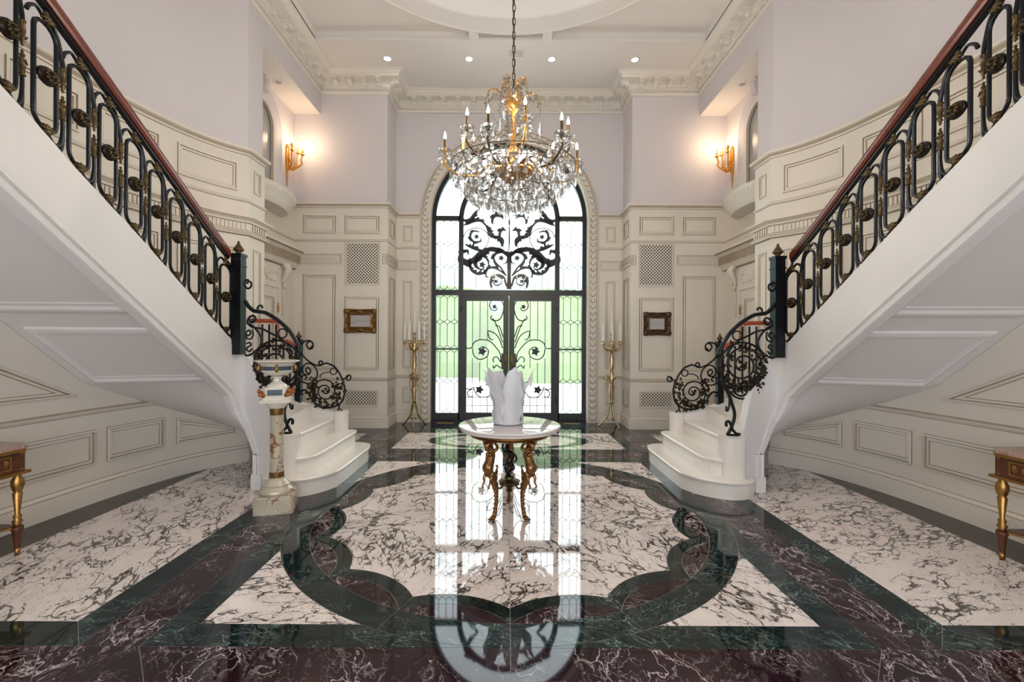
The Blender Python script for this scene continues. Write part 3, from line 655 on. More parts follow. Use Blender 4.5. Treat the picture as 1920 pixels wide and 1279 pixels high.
# ------------------------------------------------------------------ arched window and double door
YD = 8.62
win = struct('window_1')
def bar(par, x0, x1, z0, z1, y0=YD - 0.03, y1=YD + 0.05, name='mullion', m='frame_black'):
    b = MB(); b.box(x0, x1, y0, y1, z0, z1); return b.build(name, M[m], par)
RI2 = 0.955
b = MB(); b.grid([[p for p in r] for r in arch_rows([(1.455, YD - 0.04), (1.38, YD - 0.04), (1.38, YD + 0.06), (1.455, YD + 0.06)])]); b.build('outer_frame', M['frame_black'], win)
b = MB(); b.grid(arch_rows([(0.955, YD - 0.03), (0.865, YD - 0.03), (0.865, YD + 0.05), (0.955, YD + 0.05), (0.955, YD - 0.03)])); b.build('inner_frame', M['frame_black'], win)
bar(win, -1.40, 1.40, 2.375, 2.475, name='transom', y0=YD - 0.05); 
for s in (-1, 1):
    bar(win, min(s * 0.93, s * 1.40), max(s * 0.93, s * 1.40), 3.79, 3.875, name='transom')
    bar(win, min(s * 1.38, s * 0.93), max(s * 1.38, s * 0.93), 0.0, 0.15, name='sill')
    bar(win, min(s * 1.38, s * 0.93), max(s * 1.38, s * 0.93), 1.345, 1.375, YD - 0.01, YD + 0.03, name='glazing_bar')
def pane(par, poly, y, name='glass_pane'):
    b = MB(); b.add([(x, y, z) for x, z in poly], [tuple(range(len(poly)))]); return b.build(name, M['door_glass'], par)
YG = YD + 0.03
for s in (-1, 1):
    for z0, z1 in ((0.15, 1.345), (1.375, 2.375), (2.475, 3.79)): pane(win, [(s * 0.955, z0), (s * 1.38, z0), (s * 1.38, z1), (s * 0.955, z1)], YG)
    pts = [(s * 0.955, 3.875), (s * 1.38, 3.875)] + [(s * 1.38 * cos(t * pi / 32), AZ + 1.38 * sin(t * pi / 32)) for t in range(1, 17)] + [(s * 0.955 * cos(t * pi / 32), AZ + 0.955 * sin(t * pi / 32)) for t in range(16, 0, -1)]
    pane(win, pts, YG)
pane(win, [(-0.865, 2.475), (0.865, 2.475)] + [(0.865 * cos(t * pi / 24), AZ + 0.865 * sin(t * pi / 24)) for t in range(25)], YG)
# leaded pattern of the side lights: long hexagons joined by small diamonds
def lead(par, x0, x1, z0, z1, rows):
    b = MB(); w = (x1 - x0); cols = 3; cw = w / cols; h = (z1 - z0) / rows; y = YG - 0.012
    def ln(p, q): b.tube([(p[0], y, p[1]), (q[0], y, q[1])], 0.0075, 4)
    d = 0.07
    for i in range(cols + 1):
        x = x0 + (i - 0.0) * cw
    xs = [x0 + cw * 0.5, x0 + cw * 1.5, x0 + cw * 2.5]
    for j in range(rows + 1):
        z = z0 + j * h; lo = z - d if j > 0 else None; hi = z + d if j < rows else None
        for i in range(cols):
            c = xs[i]
            if lo: 
                for q in (-1, 1): ln((c, z - 0.045), (min(max(c + q * cw * 0.5, x0), x1), z - 0.0))
                ln((c, z - 0.045), (c, z0 + (j - 1) * h + 0.045))
            if hi:
                for q in (-1, 1): ln((c, z + 0.045), (min(max(c + q * cw * 0.5, x0), x1), z + 0.0))
        if 0 < j < rows: ln((x0, z), (x0 + 0.02, z)); ln((x1 - 0.02, z), (x1, z))
    b.build('lead_came', M['lead'], par)
for s in (-1, 1):
    x0, x1 = sorted((s * 0.965, s * 1.375))
    lead(win, x0, x1, 0.16, 1.34, 2); lead(win, x0, x1, 1.38, 2.37, 2); lead(win, x0, x1, 2.48, 3.78, 3)
# acanthus ironwork of the fanlight, behind the glass
def ribbon(b, pts, w, y, th=0.012, leaf=0.0, nleaf=6, side=1):
    P = [Vector((p[0], p[1])) for p in pts]; n = len(P); top = []; bot = []
    for i, p in enumerate(P):
        t = (P[min(i + 1, n - 1)] - P[max(i - 1, 0)]).normalized(); nn = Vector((-t.y, t.x)); f = i / (n - 1)
        ww = w(f) if callable(w) else w
        sp = leaf * 1.8 * (1 - ((f * nleaf) % 1.0)) ** 0.7 * sin(min(1, f * 1.05) * pi) if leaf else 0
        a = p + nn * (ww + (sp if side > 0 else 0)); c = p - nn * (ww + (sp if side < 0 else 0)); top.append(a); bot.append(c)
    vs = [(q.x, y, q.y) for q in top] + [(q.x, y, q.y) for q in bot] + [(q.x, y + th, q.y) for q in top] + [(q.x, y + th, q.y) for q in bot]
    fs = []
    for i in range(n - 1): fs += [(i, i + 1, n + i + 1, n + i), (2 * n + i, 3 * n + i, 3 * n + i + 1, 2 * n + i + 1), (i, 2 * n + i, 2 * n + i + 1, i + 1), (n + i, n + i + 1, 3 * n + i + 1, 3 * n + i)]
    b.add(vs, fs)
def spiral(c, r0, r1, a0, turns, n=40): return [(c[0] + (r0 + (r1 - r0) * i / n) * cos(a0 + turns * 2 * pi * i / n), c[1] + (r0 + (r1 - r0) * i / n) * sin(a0 + turns * 2 * pi * i / n)) for i in range(n + 1)]
def rosette(b, c, r, y, th=0.012, n=5):
    p = [(c[0] + r * (1 if k % 2 == 0 else 0.55) * cos(k * pi / n), c[1] + r * (1 if k % 2 == 0 else 0.55) * sin(k * pi / n)) for k in range(2 * n)]
    vs = [(x, y, z) for x, z in p] + [(x, y + th, z) for x, z in p]; m = len(p)
    b.add(vs, [tuple(range(m)), tuple(range(2 * m - 1, m - 1, -1))] + [(i, m + i, m + (i + 1) % m, (i + 1) % m) for i in range(m)])
YI = YG + 0.012
def px7(x, y): p = at(780 + x / 4, 240 + y / 4, YI); return (p[0] - 0.0, p[2])
def side_px(fn, pts, s):
    out = [fn(*p) for p in pts]; return [(s * -abs(x + 0.0) if True else x, z) for x, z in out]
fan = struct('trim_2')
CXD = px7(700, 900)[0]
for s in (1, -1):
    mp = lambda x, y: ((px7(x, y)[0] - CXD) * s, px7(x, y)[1])
    def cv(pts, sub=8): return [(p.x, p.y) for p in cat([Vector((*mp(*q), 0)) for q in pts], sub)]
    def rib(pts, w=0.012, leaf=0.0, nl=6, sd=1, taper=True):
        b = MB(); f = (lambda t: w * 1.25 * (0.45 + 0.65 * sin(pi * min(1, t * 0.9 + 0.1)))) if taper else max(w, 0.009)
        ribbon(b, cv(pts), f, YI, 0.012, leaf, nl, sd * s); return b
    parts = [
        rib([(692, 960), (640, 915), (560, 905), (490, 930), (430, 985), (380, 1000), (345, 975), (350, 935), (385, 925), (395, 950)], 0.030, 0.05, 8, 1),
        rib([(500, 925), (440, 905), (400, 890), (365, 870)], 0.016, 0.045, 5, -1),
        rib([(690, 940), (600, 905), (545, 915), (520, 960), (540, 1000), (580, 1010)], 0.008),
        rib([(680, 1110), (640, 1050), (600, 1010), (585, 970), (610, 940), (655, 935), (685, 960), (680, 1005), (650, 1020)], 0.014, 0.03, 6, 1),
        rib([(540, 1050), (520, 1085), (460, 1095), (410, 1060), (400, 1000), (405, 970)], 0.016, 0.035, 7, -1),
        rib([(545, 1030), (535, 985), (495, 965), (460, 990), (458, 1035), (490, 1060), (520, 1040)], 0.015, 0.03, 5, -1),
        rib([(690, 930), (640, 870), (600, 820), (550, 820), (545, 860)], 0.006),
        rib([(650, 890), (650, 840), (610, 815), (560, 820)], 0.022, 0.04, 4, 1),
        rib([(600, 820), (555, 800), (540, 760), (520, 720)], 0.022, 0.045, 6, -1),
        rib([(350, 840), (380, 775), (440, 750), (500, 760), (540, 800), (540, 860), (490, 920), (420, 905), (375, 870)], 0.006, taper=False),
        rib([(480, 780), (430, 775), (410, 815), (435, 850), (480, 848), (490, 815)], 0.013, 0.025, 5, -1),
        rib([(530, 740), (490, 700), (440, 700), (390, 720), (355, 730)], 0.016, 0.04, 6, -1),
        rib([(480, 600), (440, 640), (410, 680), (370, 692), (350, 672)], 0.02, 0.045, 5, 1),
        rib([(575, 720), (578, 680), (600, 658), (640, 665), (655, 685)], 0.020, 0.035, 4, 1),
        rib([(630, 820), (635, 780), (650, 765), (680, 770)], 0.018, 0.035, 3, 1),
        rib([(560, 860), (580, 900), (630, 900), (640, 860), (610, 845), (590, 862)], 0.006),
        rib([(680, 1190), (660, 1120), (600, 1100), (560, 1130), (560, 1180), (575, 1205)], 0.016, 0.035, 5, 1),
        rib([(640, 1120), (640, 1165), (600, 1180), (580, 1150), (595, 1130)], 0.01),
        rib([(680, 1110), (610, 1060), (560, 1050), (530, 1070), (530, 1110), (560, 1120)], 0.012, 0.03, 5, -1),
        rib([(480, 600), (440, 560), (400, 480), (430, 420), (500, 400), (560, 420)], 0.02, 0.04, 6, 1),
        rib([(600, 600), (560, 540), (580, 480), (640, 460), (680, 500)], 0.018, 0.04, 6, 1),
        rib([(695, 930), (698, 800), (699, 740)], 0.004, taper=False)]
    for q in parts: q.build('acanthus_scroll', M['iron'], fan)
    for (c, r) in (((640, 975), 26), ((497, 1025), 30), ((455, 815), 24), ((600, 1150), 20), ((560, 440), 22)):
        b = MB(); rosette(b, mp(*c), r / 4 * YI / FP, YI); b.build('rosette', M['iron'], fan)
    for xx in (405, 450, 505, 560, 615): b = MB(); x, z = mp(xx, 1210); b.tube([(x, YI, z), (x, YI, mp(xx, 1100)[1])], 0.008, 4); b.build('iron_bar', M['iron'], fan)
b = MB(); tz = [px7(700, y)[1] for y in (1210, 1100, 1000, 930)]; ribbon(b, [(0, tz[0]), (0, tz[1]), (0, tz[2]), (0, tz[3])], lambda t: (0.05, 0.035, 0.045, 0.05)[round(t * 3)], YI); b.build('stem', M['iron'], fan)
b = MB(); ribbon(b, [(0, px7(700, y)[1]) for y in (740, 715, 690, 660)], lambda t: (0.006, 0.022, 0.016, 0.003)[round(t * 3)], YI); b.build('finial', M['iron'], fan)
# double door
def px8(x, y): p = at(780 + x / 3.761, 520 + y / 3.761, YG); return (p[0], p[2])
for s, nd, lab in ((-1, 1, 'left'), (1, 2, 'right')):
    d = struct('door_%d' % nd)
    def B(x0, x1, z0, z1, name, y0=YD - 0.035, y1=YD + 0.03): a, c = sorted((s * x0, s * x1)); return bar(d, a, c, z0, z1, y0, y1, name, 'frame_black')
    B(0.004, 0.105, 0.02, 2.37, 'stile'); B(0.80, 0.90, 0.02, 2.37, 'stile'); B(0.105, 0.80, 2.27, 2.37, 'rail'); B(0.105, 0.80, 0.02, 0.16, 'rail')
    B(0.004, 0.14, 0.98, 1.28, 'lock_plate', YD - 0.045, YD)
    pane(d, [(s * 0.105, 0.16), (s * 0.80, 0.16), (s * 0.80, 2.27), (s * 0.105, 2.27)], YG - 0.005)
    mp = lambda x, y: (s * abs(px8(x, y)[0] - px8(655, y)[0]), px8(x, y)[1])
    def cv(pts, sub=8): return [(p.x, p.y) for p in cat([Vector((*mp(*q), 0)) for q in pts], sub)]
    def tb(pts, name='iron_scroll', r=0.0105, sub=8):
        b = MB(); b.tube([(x, YG - 0.02, z) for x, z in cv(pts, sub)], r, 5); b.build(name, M['iron'], d)
    def zz(y): return mp(600, y)[1]
    for x, y0, y1 in ((400, 150, 480), (452, 150, 440), (505, 150, 440), (400, 570, 750), (452, 600, 745), (505, 560, 640), (400, 845, 965), (455, 845, 965), (505, 845, 965), (560, 845, 965), (610, 845, 965), (400, 800, 845)):
        xx = mp(x, 500)[0]; b = MB(); b.tube([(xx, YG - 0.02, zz(y0)), (xx, YG - 0.02, zz(y1))], 0.0085, 4); b.build('iron_bar', M['iron'], d)
    for y in (845, 903): b = MB(); b.tube([(s * 0.105, YG - 0.02, zz(y)), (s * 0.80, YG - 0.02, zz(y))], 0.008, 4); b.build('iron_bar', M['iron'], d)
    tb([(575, 215), (560, 235), (530, 225), (520, 190), (545, 155), (590, 155), (617, 200), (610, 260), (585, 300), (550, 305), (528, 290), (535, 270)])
    tb([(355, 490), (365, 500), (395, 495), (410, 460), (455, 440), (520, 450), (570, 500), (595, 540), (600, 600)])
    tb([(400, 500), (410, 550), (450, 578), (500, 560), (510, 515), (475, 490), (445, 505)])
    tb([(545, 440), (520, 430), (510, 380), (560, 400), (590, 440), (612, 500)])
    tb([(600, 600), (570, 560), (545, 575), (550, 600)]); tb([(600, 640), (570, 620), (550, 640), (545, 620)])
    tb([(355, 780), (380, 790), (410, 775), (415, 800), (450, 840), (510, 840), (540, 800), (548, 760), (520, 735), (497, 750), (505, 765)])
    tb([(410, 790), (380, 795), (365, 820), (385, 845), (405, 835)])
    tb([(612, 460), (585, 380), (560, 320), (540, 290)]); tb([(560, 340), (590, 350), (615, 420)])
    for c, r in (((553, 208), 20), ((468, 522), 34), ((450, 792), 34)):
        b = MB(); x, z = mp(*c); rosette(b, (x, z), r / 3.761 * YG / FP, YG - 0.026); b.build('leaf_rosette', M['iron'], d)
    b = MB(); hx = s * 0.055; b.tube([(hx, YD - 0.085, 1.07), (hx, YD - 0.10, 1.12), (hx, YD - 0.10, 1.2), (hx, YD - 0.05, 1.23)], [0.012, 0.016, 0.012, 0.01], 8)
    b.ball((hx, YD - 0.055, 1.2), (0.03, 0.012, 0.05)); b.ball((hx, YD - 0.055, 1.08), (0.028, 0.012, 0.05)); b.build('brass_handle', M['gilt'], d, smooth=True)
    b = MB()
    for z in (0.35, 1.2, 2.05): b.tube([(s * 0.905, YD - 0.045, z), (s * 0.905, YD - 0.045, z + 0.11)], 0.013, 8)
    b.build('hinge', M['frame_black'], d)
b = MB(); b.box(-1.45, 1.45, 8.50, 8.70, 0.0, 0.012); b.build('threshold', M['frame_black'], win)
for s in (-1, 1):
    t = thing('floor_register', 'thin brass floor register at the foot of the %s side light' % ('left' if s < 0 else 'right'), 'vent', (s * 1.17, 8.40, 0.0))
    MB().box(-0.15, 0.15, -0.03, 0.03, 0.0, 0.006).build('register_plate', M['gilt'], t); b = MB(); [b.box(-0.13 + k * 0.03, -0.115 + k * 0.03, -0.02, 0.02, 0.006, 0.008) for k in range(9)]; b.build('slots', M['hole'], t)
# ------------------------------------------------------------------ outdoors beyond the door
g = struct('ground_outside'); b = MB(); b.box(-14, 14, 8.8, 22, -0.3, -0.06); b.build('drive_paving', M['paving'], g)
g = struct('lawn_outside'); b = MB(); b.box(-40, 40, 22, 60, -0.3, -0.05); b.build('lawn', M['hedge'], g)
def hedge(x, y, rx, ry, rz, lab):
    b = MB(); random.seed(int(x * 13 + y * 7)); ph = [random.uniform(0, 6) for _ in range(6)]
    rows = []
    for i in range(13):
        t = i / 12 * pi / 2; rows.append([(rx * cos(t) ** 0.6 * cos(a) * (1 + .10 * sin(5 * a + ph[0] + 3 * t)), ry * cos(t) ** 0.6 * sin(a) * (1 + .1 * sin(7 * a + ph[1])), -0.1 + rz * sin(t) * (1 + .07 * sin(4 * a + ph[2]))) for a in [2 * pi * k / 36 for k in range(36)]])
    b.grid(rows, 0, True)
    o = b.build('clipped_hedge', M['hedge'], None, smooth=True, loc=(x, y, 0)); o['label'] = lab; o['category'] = 'hedge'
hedge(-7.4, 18.0, 2.9, 1.2, 3.3, 'blurred green hedge at the far left beyond the side light')
hedge(-2.9, 20.8, 3.0, 1.2, 3.9, 'blurred green hedge behind the left door leaf')
hedge(1.9, 18.3, 2.9, 1.2, 3.5, 'blurred green hedge behind the right door leaf')
hedge(6.6, 20.8, 3.2, 1.2, 4.1, 'blurred green hedge beyond the right side light')
# ------------------------------------------------------------------ curved staircases
QP = Path([tuple(p)[:2] for p in cat([(2.22, 4.44, 0), (2.34, 4.50, 0), (2.48, 4.585, 0), (2.64, 4.665, 0), (2.765, 4.68, 0), (2.81, 4.50, 0), (2.775, 4.12, 0), (2.72, 3.6, 0), (2.66, 3.1, 0), (2.58, 2.6, 0), (2.50, 2.23, 0), (2.40, 1.8, 0), (2.25, 1.3, 0)], 6)])
def tabs(side):
    if side > 0:
        top = [(1376, 811), (1388, 790), (1406, 743), (1427, 706), (1448, 672), (1465, 656), (1507, 610), (1595, 516), (1717, 386), (1920, 178)]
        bot = [(1418, 858), (1428, 832), (1440, 795), (1452, 765), (1465, 738), (1560, 649), (1920, 319)]
        rail = [(1461, 497), (1536, 400), (1829, 0)]
        ros = [1480, 1510, 1543, 1580, 1620, 1667, 1722, 1785, 1860]; rosy = [567, 532, 493, 447, 397, 342, 276, 202, 112]
    else:
        top = [(531, 811), (519, 790), (501, 743), (480, 700), (462, 667), (372, 569), (262, 444), (128, 300), (103, 270), (60, 222), (0, 158)]
        bot = [(489, 862), (480, 832), (467, 792), (455, 758), (440, 730), (412, 703), (200, 501), (1.5, 312)]
        rail = [(447, 486), (386, 400), (250, 202), (109, 0)]
        ros = [428, 400, 371, 338, 301, 260, 212, 159, 97, 24]; rosy = [555, 523, 485, 444, 400, 347, 288, 220, 143, 48]
    def conv(t):
        o = []
        for x, y in t: a, c = unroll(x, y); o.append(((a - VX) / FP * side, (VY - c) / FP))
        return o
    return conv(top), conv(bot), conv(rail), ros, rosy
def mk_stair(side):
    top, bot, rail, ros, rosy = tabs(side); sn = 'left' if side < 0 else 'right'; c = CX * side   # canonical frame: mirror the camera offset
    X = lambda u: QP.S(u, 0)
    def zof(tab, u, off=0.0):
        x, y, _ = QP.S(u, 0, 0); r = (x - c) / y; return CH + interp(tab, r) * y
    U = [QP.L * i / 150 for i in range(151)]
    un = QP.u_y(4.679) or QP.L * 0.15
    # newel parameter: largest x before turning
    un = max([u for u in U if u < 1.0], key=lambda u: QP.S(u, 0)[0] / QP.S(u, 0)[1] if QP.S(u, 0)[1] > 4.6 else 0)
    def zt(u): return zof(top, u) if u > 0.3 else min(zof(top, u), 0.56 + max(0, QP.S(u, 0)[0] - 2.285) * 3.2)
    r0 = (lambda u: (QP.S(u, 0)[0] - c) / QP.S(u, 0)[1])
    rfoot = bot[0][0] if side > 0 else bot[0][0]
    def zb(u): return 0.0 if r0(u) < min(b[0] for b in bot) else max(0.0, zof(bot, u))
    st = thing('staircase', 'curved white staircase with cream marble steps rising along the %s wall' % sn, 'staircase')
    # stringer (thickness to the outside of the stair, normal of QP points into the room for the upper run)
    us = [u for u in U if zt(u) < 4.4 and QP.S(u, 0)[0] > (2.275 if u < 1 else 0)]
    b = MB(); rows = []
    sgn = 1
    for u in us: rows.append([QP.S(u, zb(u), 0), QP.S(u, zt(u), 0), QP.S(u, zt(u), 0.07), QP.S(u, zb(u), 0.07)])
    b.grid(rows, 0, True); b.add(rows[0], [(0, 1, 2, 3)]); b.mirror(side); b.build('stringer', M['white_paint'], st, auto=True)
    # stepped moulding under the stringer edge, running down to its foot
    uf = [u for u in us if r0(u) >= min(q[0] for q in bot)]
    b = MB(); rows = []
    pf = [(0.0, 0.0), (0.0, 0.006), (0.016, 0.012), (0.030, 0.012), (0.034, -0.004), (0.060, -0.004), (0.064, 0.008), (0.088, 0.002), (0.094, -0.012), (0.098, -0.07)]
    prev = None
    for k, u in enumerate(uf):
        k0, k1 = max(k - 2, 0), min(k + 2, len(uf) - 1); dz = zb(uf[k1]) - zb(uf[k0]); du_ = uf[k1] - uf[k0]; nn = sqrt(dz * dz + du_ * du_)
        if k == 0: dz, du_, nn = 1, 0, 1
        rows.append([QP.S(u + a_ * dz / nn, zb(u) - a_ * du_ / nn, -d_) for a_, d_ in pf])
    b.grid(rows, 0)
    x0, y0, _ = QP.S(uf[0], 0, 0); z0 = zb(uf[0])
    b.mirror(side); b.build('stringer_moulding', M['white_paint'], st)
    b = MB(); nx = QP.S(uf[0], 0, 0); t0 = QP.S(uf[0] + 0.085, 0, 0); fx0, fx1 = nx[0] - 0.022, nx[0] + 0.085
    for i, (w0, w1, dp) in enumerate(((0.0, 0.09, 0.0), (0.012, 0.030, 0.014), (0.045, 0.078, 0.014))):
        b.box(fx0 + w0, fx0 + w1, nx[1] - 0.01 - dp, nx[1] + 0.10, 0.0, z0 + 0.015)
    b.box(fx0 - 0.006, fx0 + 0.096, nx[1] - 0.032, nx[1] + 0.10, 0.0, 0.15); b.mirror(side); b.build('stringer_foot', M['white_paint'], st)
    # soffit: level lines from the stringer to the curved wall
    wall_t = [(5.62, 0.43), (5.27, 0.62), (4.75, 0.84), (4.1, 1.12), (3.48, 1.64), (2.9, 2.05), (2.2, 2.55), (1.5, 3.05), (0.9, 3.5)]
    zu = [(zb(u), u) for u in uf]; zy = [(z, y) for y, z in wall_t]
    def inner(z):
        if z < zu[0][0]: return QP.S(uf[0], z, 0.04)
        return QP.S(interp(zu, z), z, 0.04)
    def outer(z): y = min(5.68, interp(zy, z)); u = WL.u_y(y); return WL.S(u, z, 0.024)
    def SO(z2, v, d=0.0):
        z = z2; a, e = Vector(inner(z)), Vector(outer(z)); f = v; p = a.lerp(e, f); return (p.x, p.y, p.z - d * 1.2)
    zs = [0.30 + 0.055 * i for i in range(0, 58)]
    b = MB(); b.grid([[SO(z, v / 8) for v in range(9)] for z in zs]); b.grid([[tuple(Vector(SO(z, v / 8)) + Vector((0, 0, 0.03))) for v in range(9)] for z in zs]); b.mirror(side); b.build('soffit', M['white_paint'], st, smooth=True)
    wp = [(0, 0), (0.002, 0.014), (0.018, 0.020), (0.03, 0.020), (0.04, 0.006), (0.055, 0.006), (0.06, 0)]
    def sf(z0, z1, v0=0.10, v1=0.92):
        b = MB(); frame(b, [(z0, v0 * 1.2), (z1, v0 * 1.2), (z1, v1 * 1.2), (z0, v1 * 1.2)], lambda q, w, d: SO(q, w / 1.2, d), prof=wp, ms=[0] * 6, step=0.05); b.mirror(side); b.build('soffit_panel', M['white_paint'], st)
    sf(1.115, 1.60); sf(1.715, 2.9)
    # steps
    def rs(poly, z0, z1, nose, k):
        b = MB(); b.prism([(x, y) for x, y in inset(poly, 0.022)], z0, z1 - 0.03); b.mirror(side); b.build('riser', M['stair_marble'], st)
        n = 3; b = MB(); q0 = inset(poly, 0.006); q2 = inset(poly, 0.008)
        m = len(poly); rows = [[(x, y, z1 - 0.032) for x, y in q0], [(x, y, z1 - 0.024) for x, y in poly], [(x, y, z1 - 0.009) for x, y in poly], [(x, y, z1) for x, y in q2]]
        b.grid(rows, 0, True); b.add(rows[3], [tuple(range(m))]); b.add(rows[0], [tuple(range(m - 1, -1, -1))]); b.mirror(side); b.build('tread', M['stair_marble'], st, auto=True)
    s1 = [tuple(p)[:2] for p in cat([(1.745, 5.70, 0), (1.745, 4.80, 0), (1.775, 4.62, 0), (1.90, 4.43, 0), (2.10, 4.315, 0), (2.28, 4.33, 0), (2.41, 4.43, 0)], 5)]
    s1 = [(2.41, 5.99), (2.02, 5.99)] + [tuple(p)[:2] for p in cat([(1.90, 5.97, 0), (1.79, 5.88, 0), (1.745, 5.70, 0)], 4)][:-1] + s1
    rs(s1, 0.0, 0.175, 0, 1)
    s2 = [(2.42, 5.97), (2.04, 5.97), (1.975, 5.92), (1.955, 5.84)] + [tuple(p)[:2] for p in cat([(1.955, 5.70, 0), (1.955, 4.72, 0), (1.985, 4.585, 0), (2.06, 4.50, 0), (2.17, 4.465, 0), (2.32, 4.50, 0)], 4)]
    rs(s2, 0.175, 0.345, 0, 2)
    rs([(2.90, 5.82), (2.225, 5.82), (2.225, 4.56), (2.42, 4.56), (2.62, 4.68)], 0.345, 0.515, 0, 3)
    # winders and the upper flight
    def P(u, d=0.06): p = QP.S(u, 0, d); return (p[0], p[1])
    ctl = [(0.515, 2.52, 5.82), (0.69, 2.85, 5.82), (0.86, 3.24, 5.68), (1.03, 3.45, 5.45), (1.2, 3.62, 5.1), (1.37, 3.75, 4.75), (1.54, 3.79, 4.38), (1.71, 3.83, 4.02), (1.88, 3.85, 3.7)]
    o = [(z, (x, y)) for z, x, y in ctl]
    zi = [(zt(u) - 0.14, u) for u in us if zt(u) > 0.62]
    z = 0.685; k = 4; prev = None; lst = []
    def outerp(z):
        if z <= ctl[-1][0]:
            for (a, x0, y0), (c2, x1, y1) in zip(ctl, ctl[1:]):
                if a <= z <= c2 + 1e-6: t = (z - a) / (c2 - a); return (x0 + (x1 - x0) * t, y0 + (y1 - y0) * t)
        return (3.86, 3.7 - (z - 1.88) / 0.17 * 0.315)
    while z < 3.75 and outerp(z)[1] > 1.0:
        i0 = P(min(interp(zi, z - 0.17), QP.L)); i1 = P(min(interp(zi, z + 0.02), QP.L)); o0 = outerp(z - 0.17); o1 = outerp(z + 0.02)
        ob_ = MB(); q = [i0, o0, o1, i1]
        if (Vector(i0) - Vector(i1)).length < 0.01: q = [i0, o0, o1]
        ob_.prism(q, z - 0.20, z - 0.03); ob_.mirror(side); ob_.build('riser', M['stair_marble'], st)
        ob_ = MB(); ob_.prism(q, z - 0.03, z); ob_.mirror(side); ob_.build('tread', M['stair_marble'], st); z += 0.17
    # far curb
    b = MB(); cp = [(2.20, 0.345, 0.585), (2.32, 0.345, 0.60), (2.52, 0.345, 0.655), (2.72, 0.0, 0.73), (2.95, 0.0, 0.84), (3.28, 0.0, 1.05)]
    rows = [[(x, 5.80, z0), (x, 5.80, z1), (x, 5.92, z1), (x, 5.92, z0)] for x, z0, z1 in cp]; b.grid(rows, 0, True); b.add(rows[0], [(0, 1, 2, 3)]); b.mirror(side); b.build('curb', M['white_paint'], st, auto=True)
    def block(x0, x1, y0, y1, z0, z1, r):
        p = []
        for cx2, cy2, a0 in ((x1 - r, y1 - r, 0), (x0 + r, y1 - r, 90), (x0 + r, y0 + r, 180), (x1 - r, y0 + r, 270)):
            for t in range(7): a = R(a0 + 15 * t); p.append((cx2 + r * cos(a), cy2 + r * sin(a)))
        b = MB(); b.prism(p, z0, z1 - 0.012); b.prism(inset(p, -0.004), z1 - 0.016, z1); b.mirror(side); b.build('end_block', M['stair_marble'], st, auto=True)
    block(2.10, 2.335, 4.42, 4.64, 0.175, 0.565, 0.085); block(2.075, 2.26, 5.78, 5.95, 0.345, 0.60, 0.075)
    # ---------------- iron railing
    rl = thing('stair_railing', 'black iron railing with gilt rosettes and mahogany handrail on the %s staircase' % sn, 'railing')
    def zr(u): return zof(rail, u)
    ur = [u for u in U if u >= un + 0.04 and zr(u) < 5.2]
    b = MB(); hp = [(-0.026, -0.088), (0.026, -0.088), (0.036, -0.066), (0.036, -0.025), (0.022, -0.004), (-0.022, -0.004), (-0.036, -0.025), (-0.036, -0.066)]
    b.grid([[QP.S(u, zr(u) + dz, d + 0.03) for d, dz in hp] for u in ur], 0, True); b.add([QP.S(ur[0], zr(ur[0]) + dz, d + 0.03) for d, dz in hp], [tuple(range(8))]); b.mirror(side); b.build('handrail', M['mahogany'], rl, auto=True, label='dark red mahogany handrail')
    b = MB(); hp = [(-0.018, -0.108), (0.018, -0.108), (0.018, -0.088), (-0.018, -0.088)]; b.grid([[QP.S(u, zr(u) + dz, d + 0.03) for d, dz in hp] for u in ur], 0, True); b.mirror(side); b.build('rail_core', M['iron'], rl)
    return st, rl, un, zt, zr, r0, ros, rosy
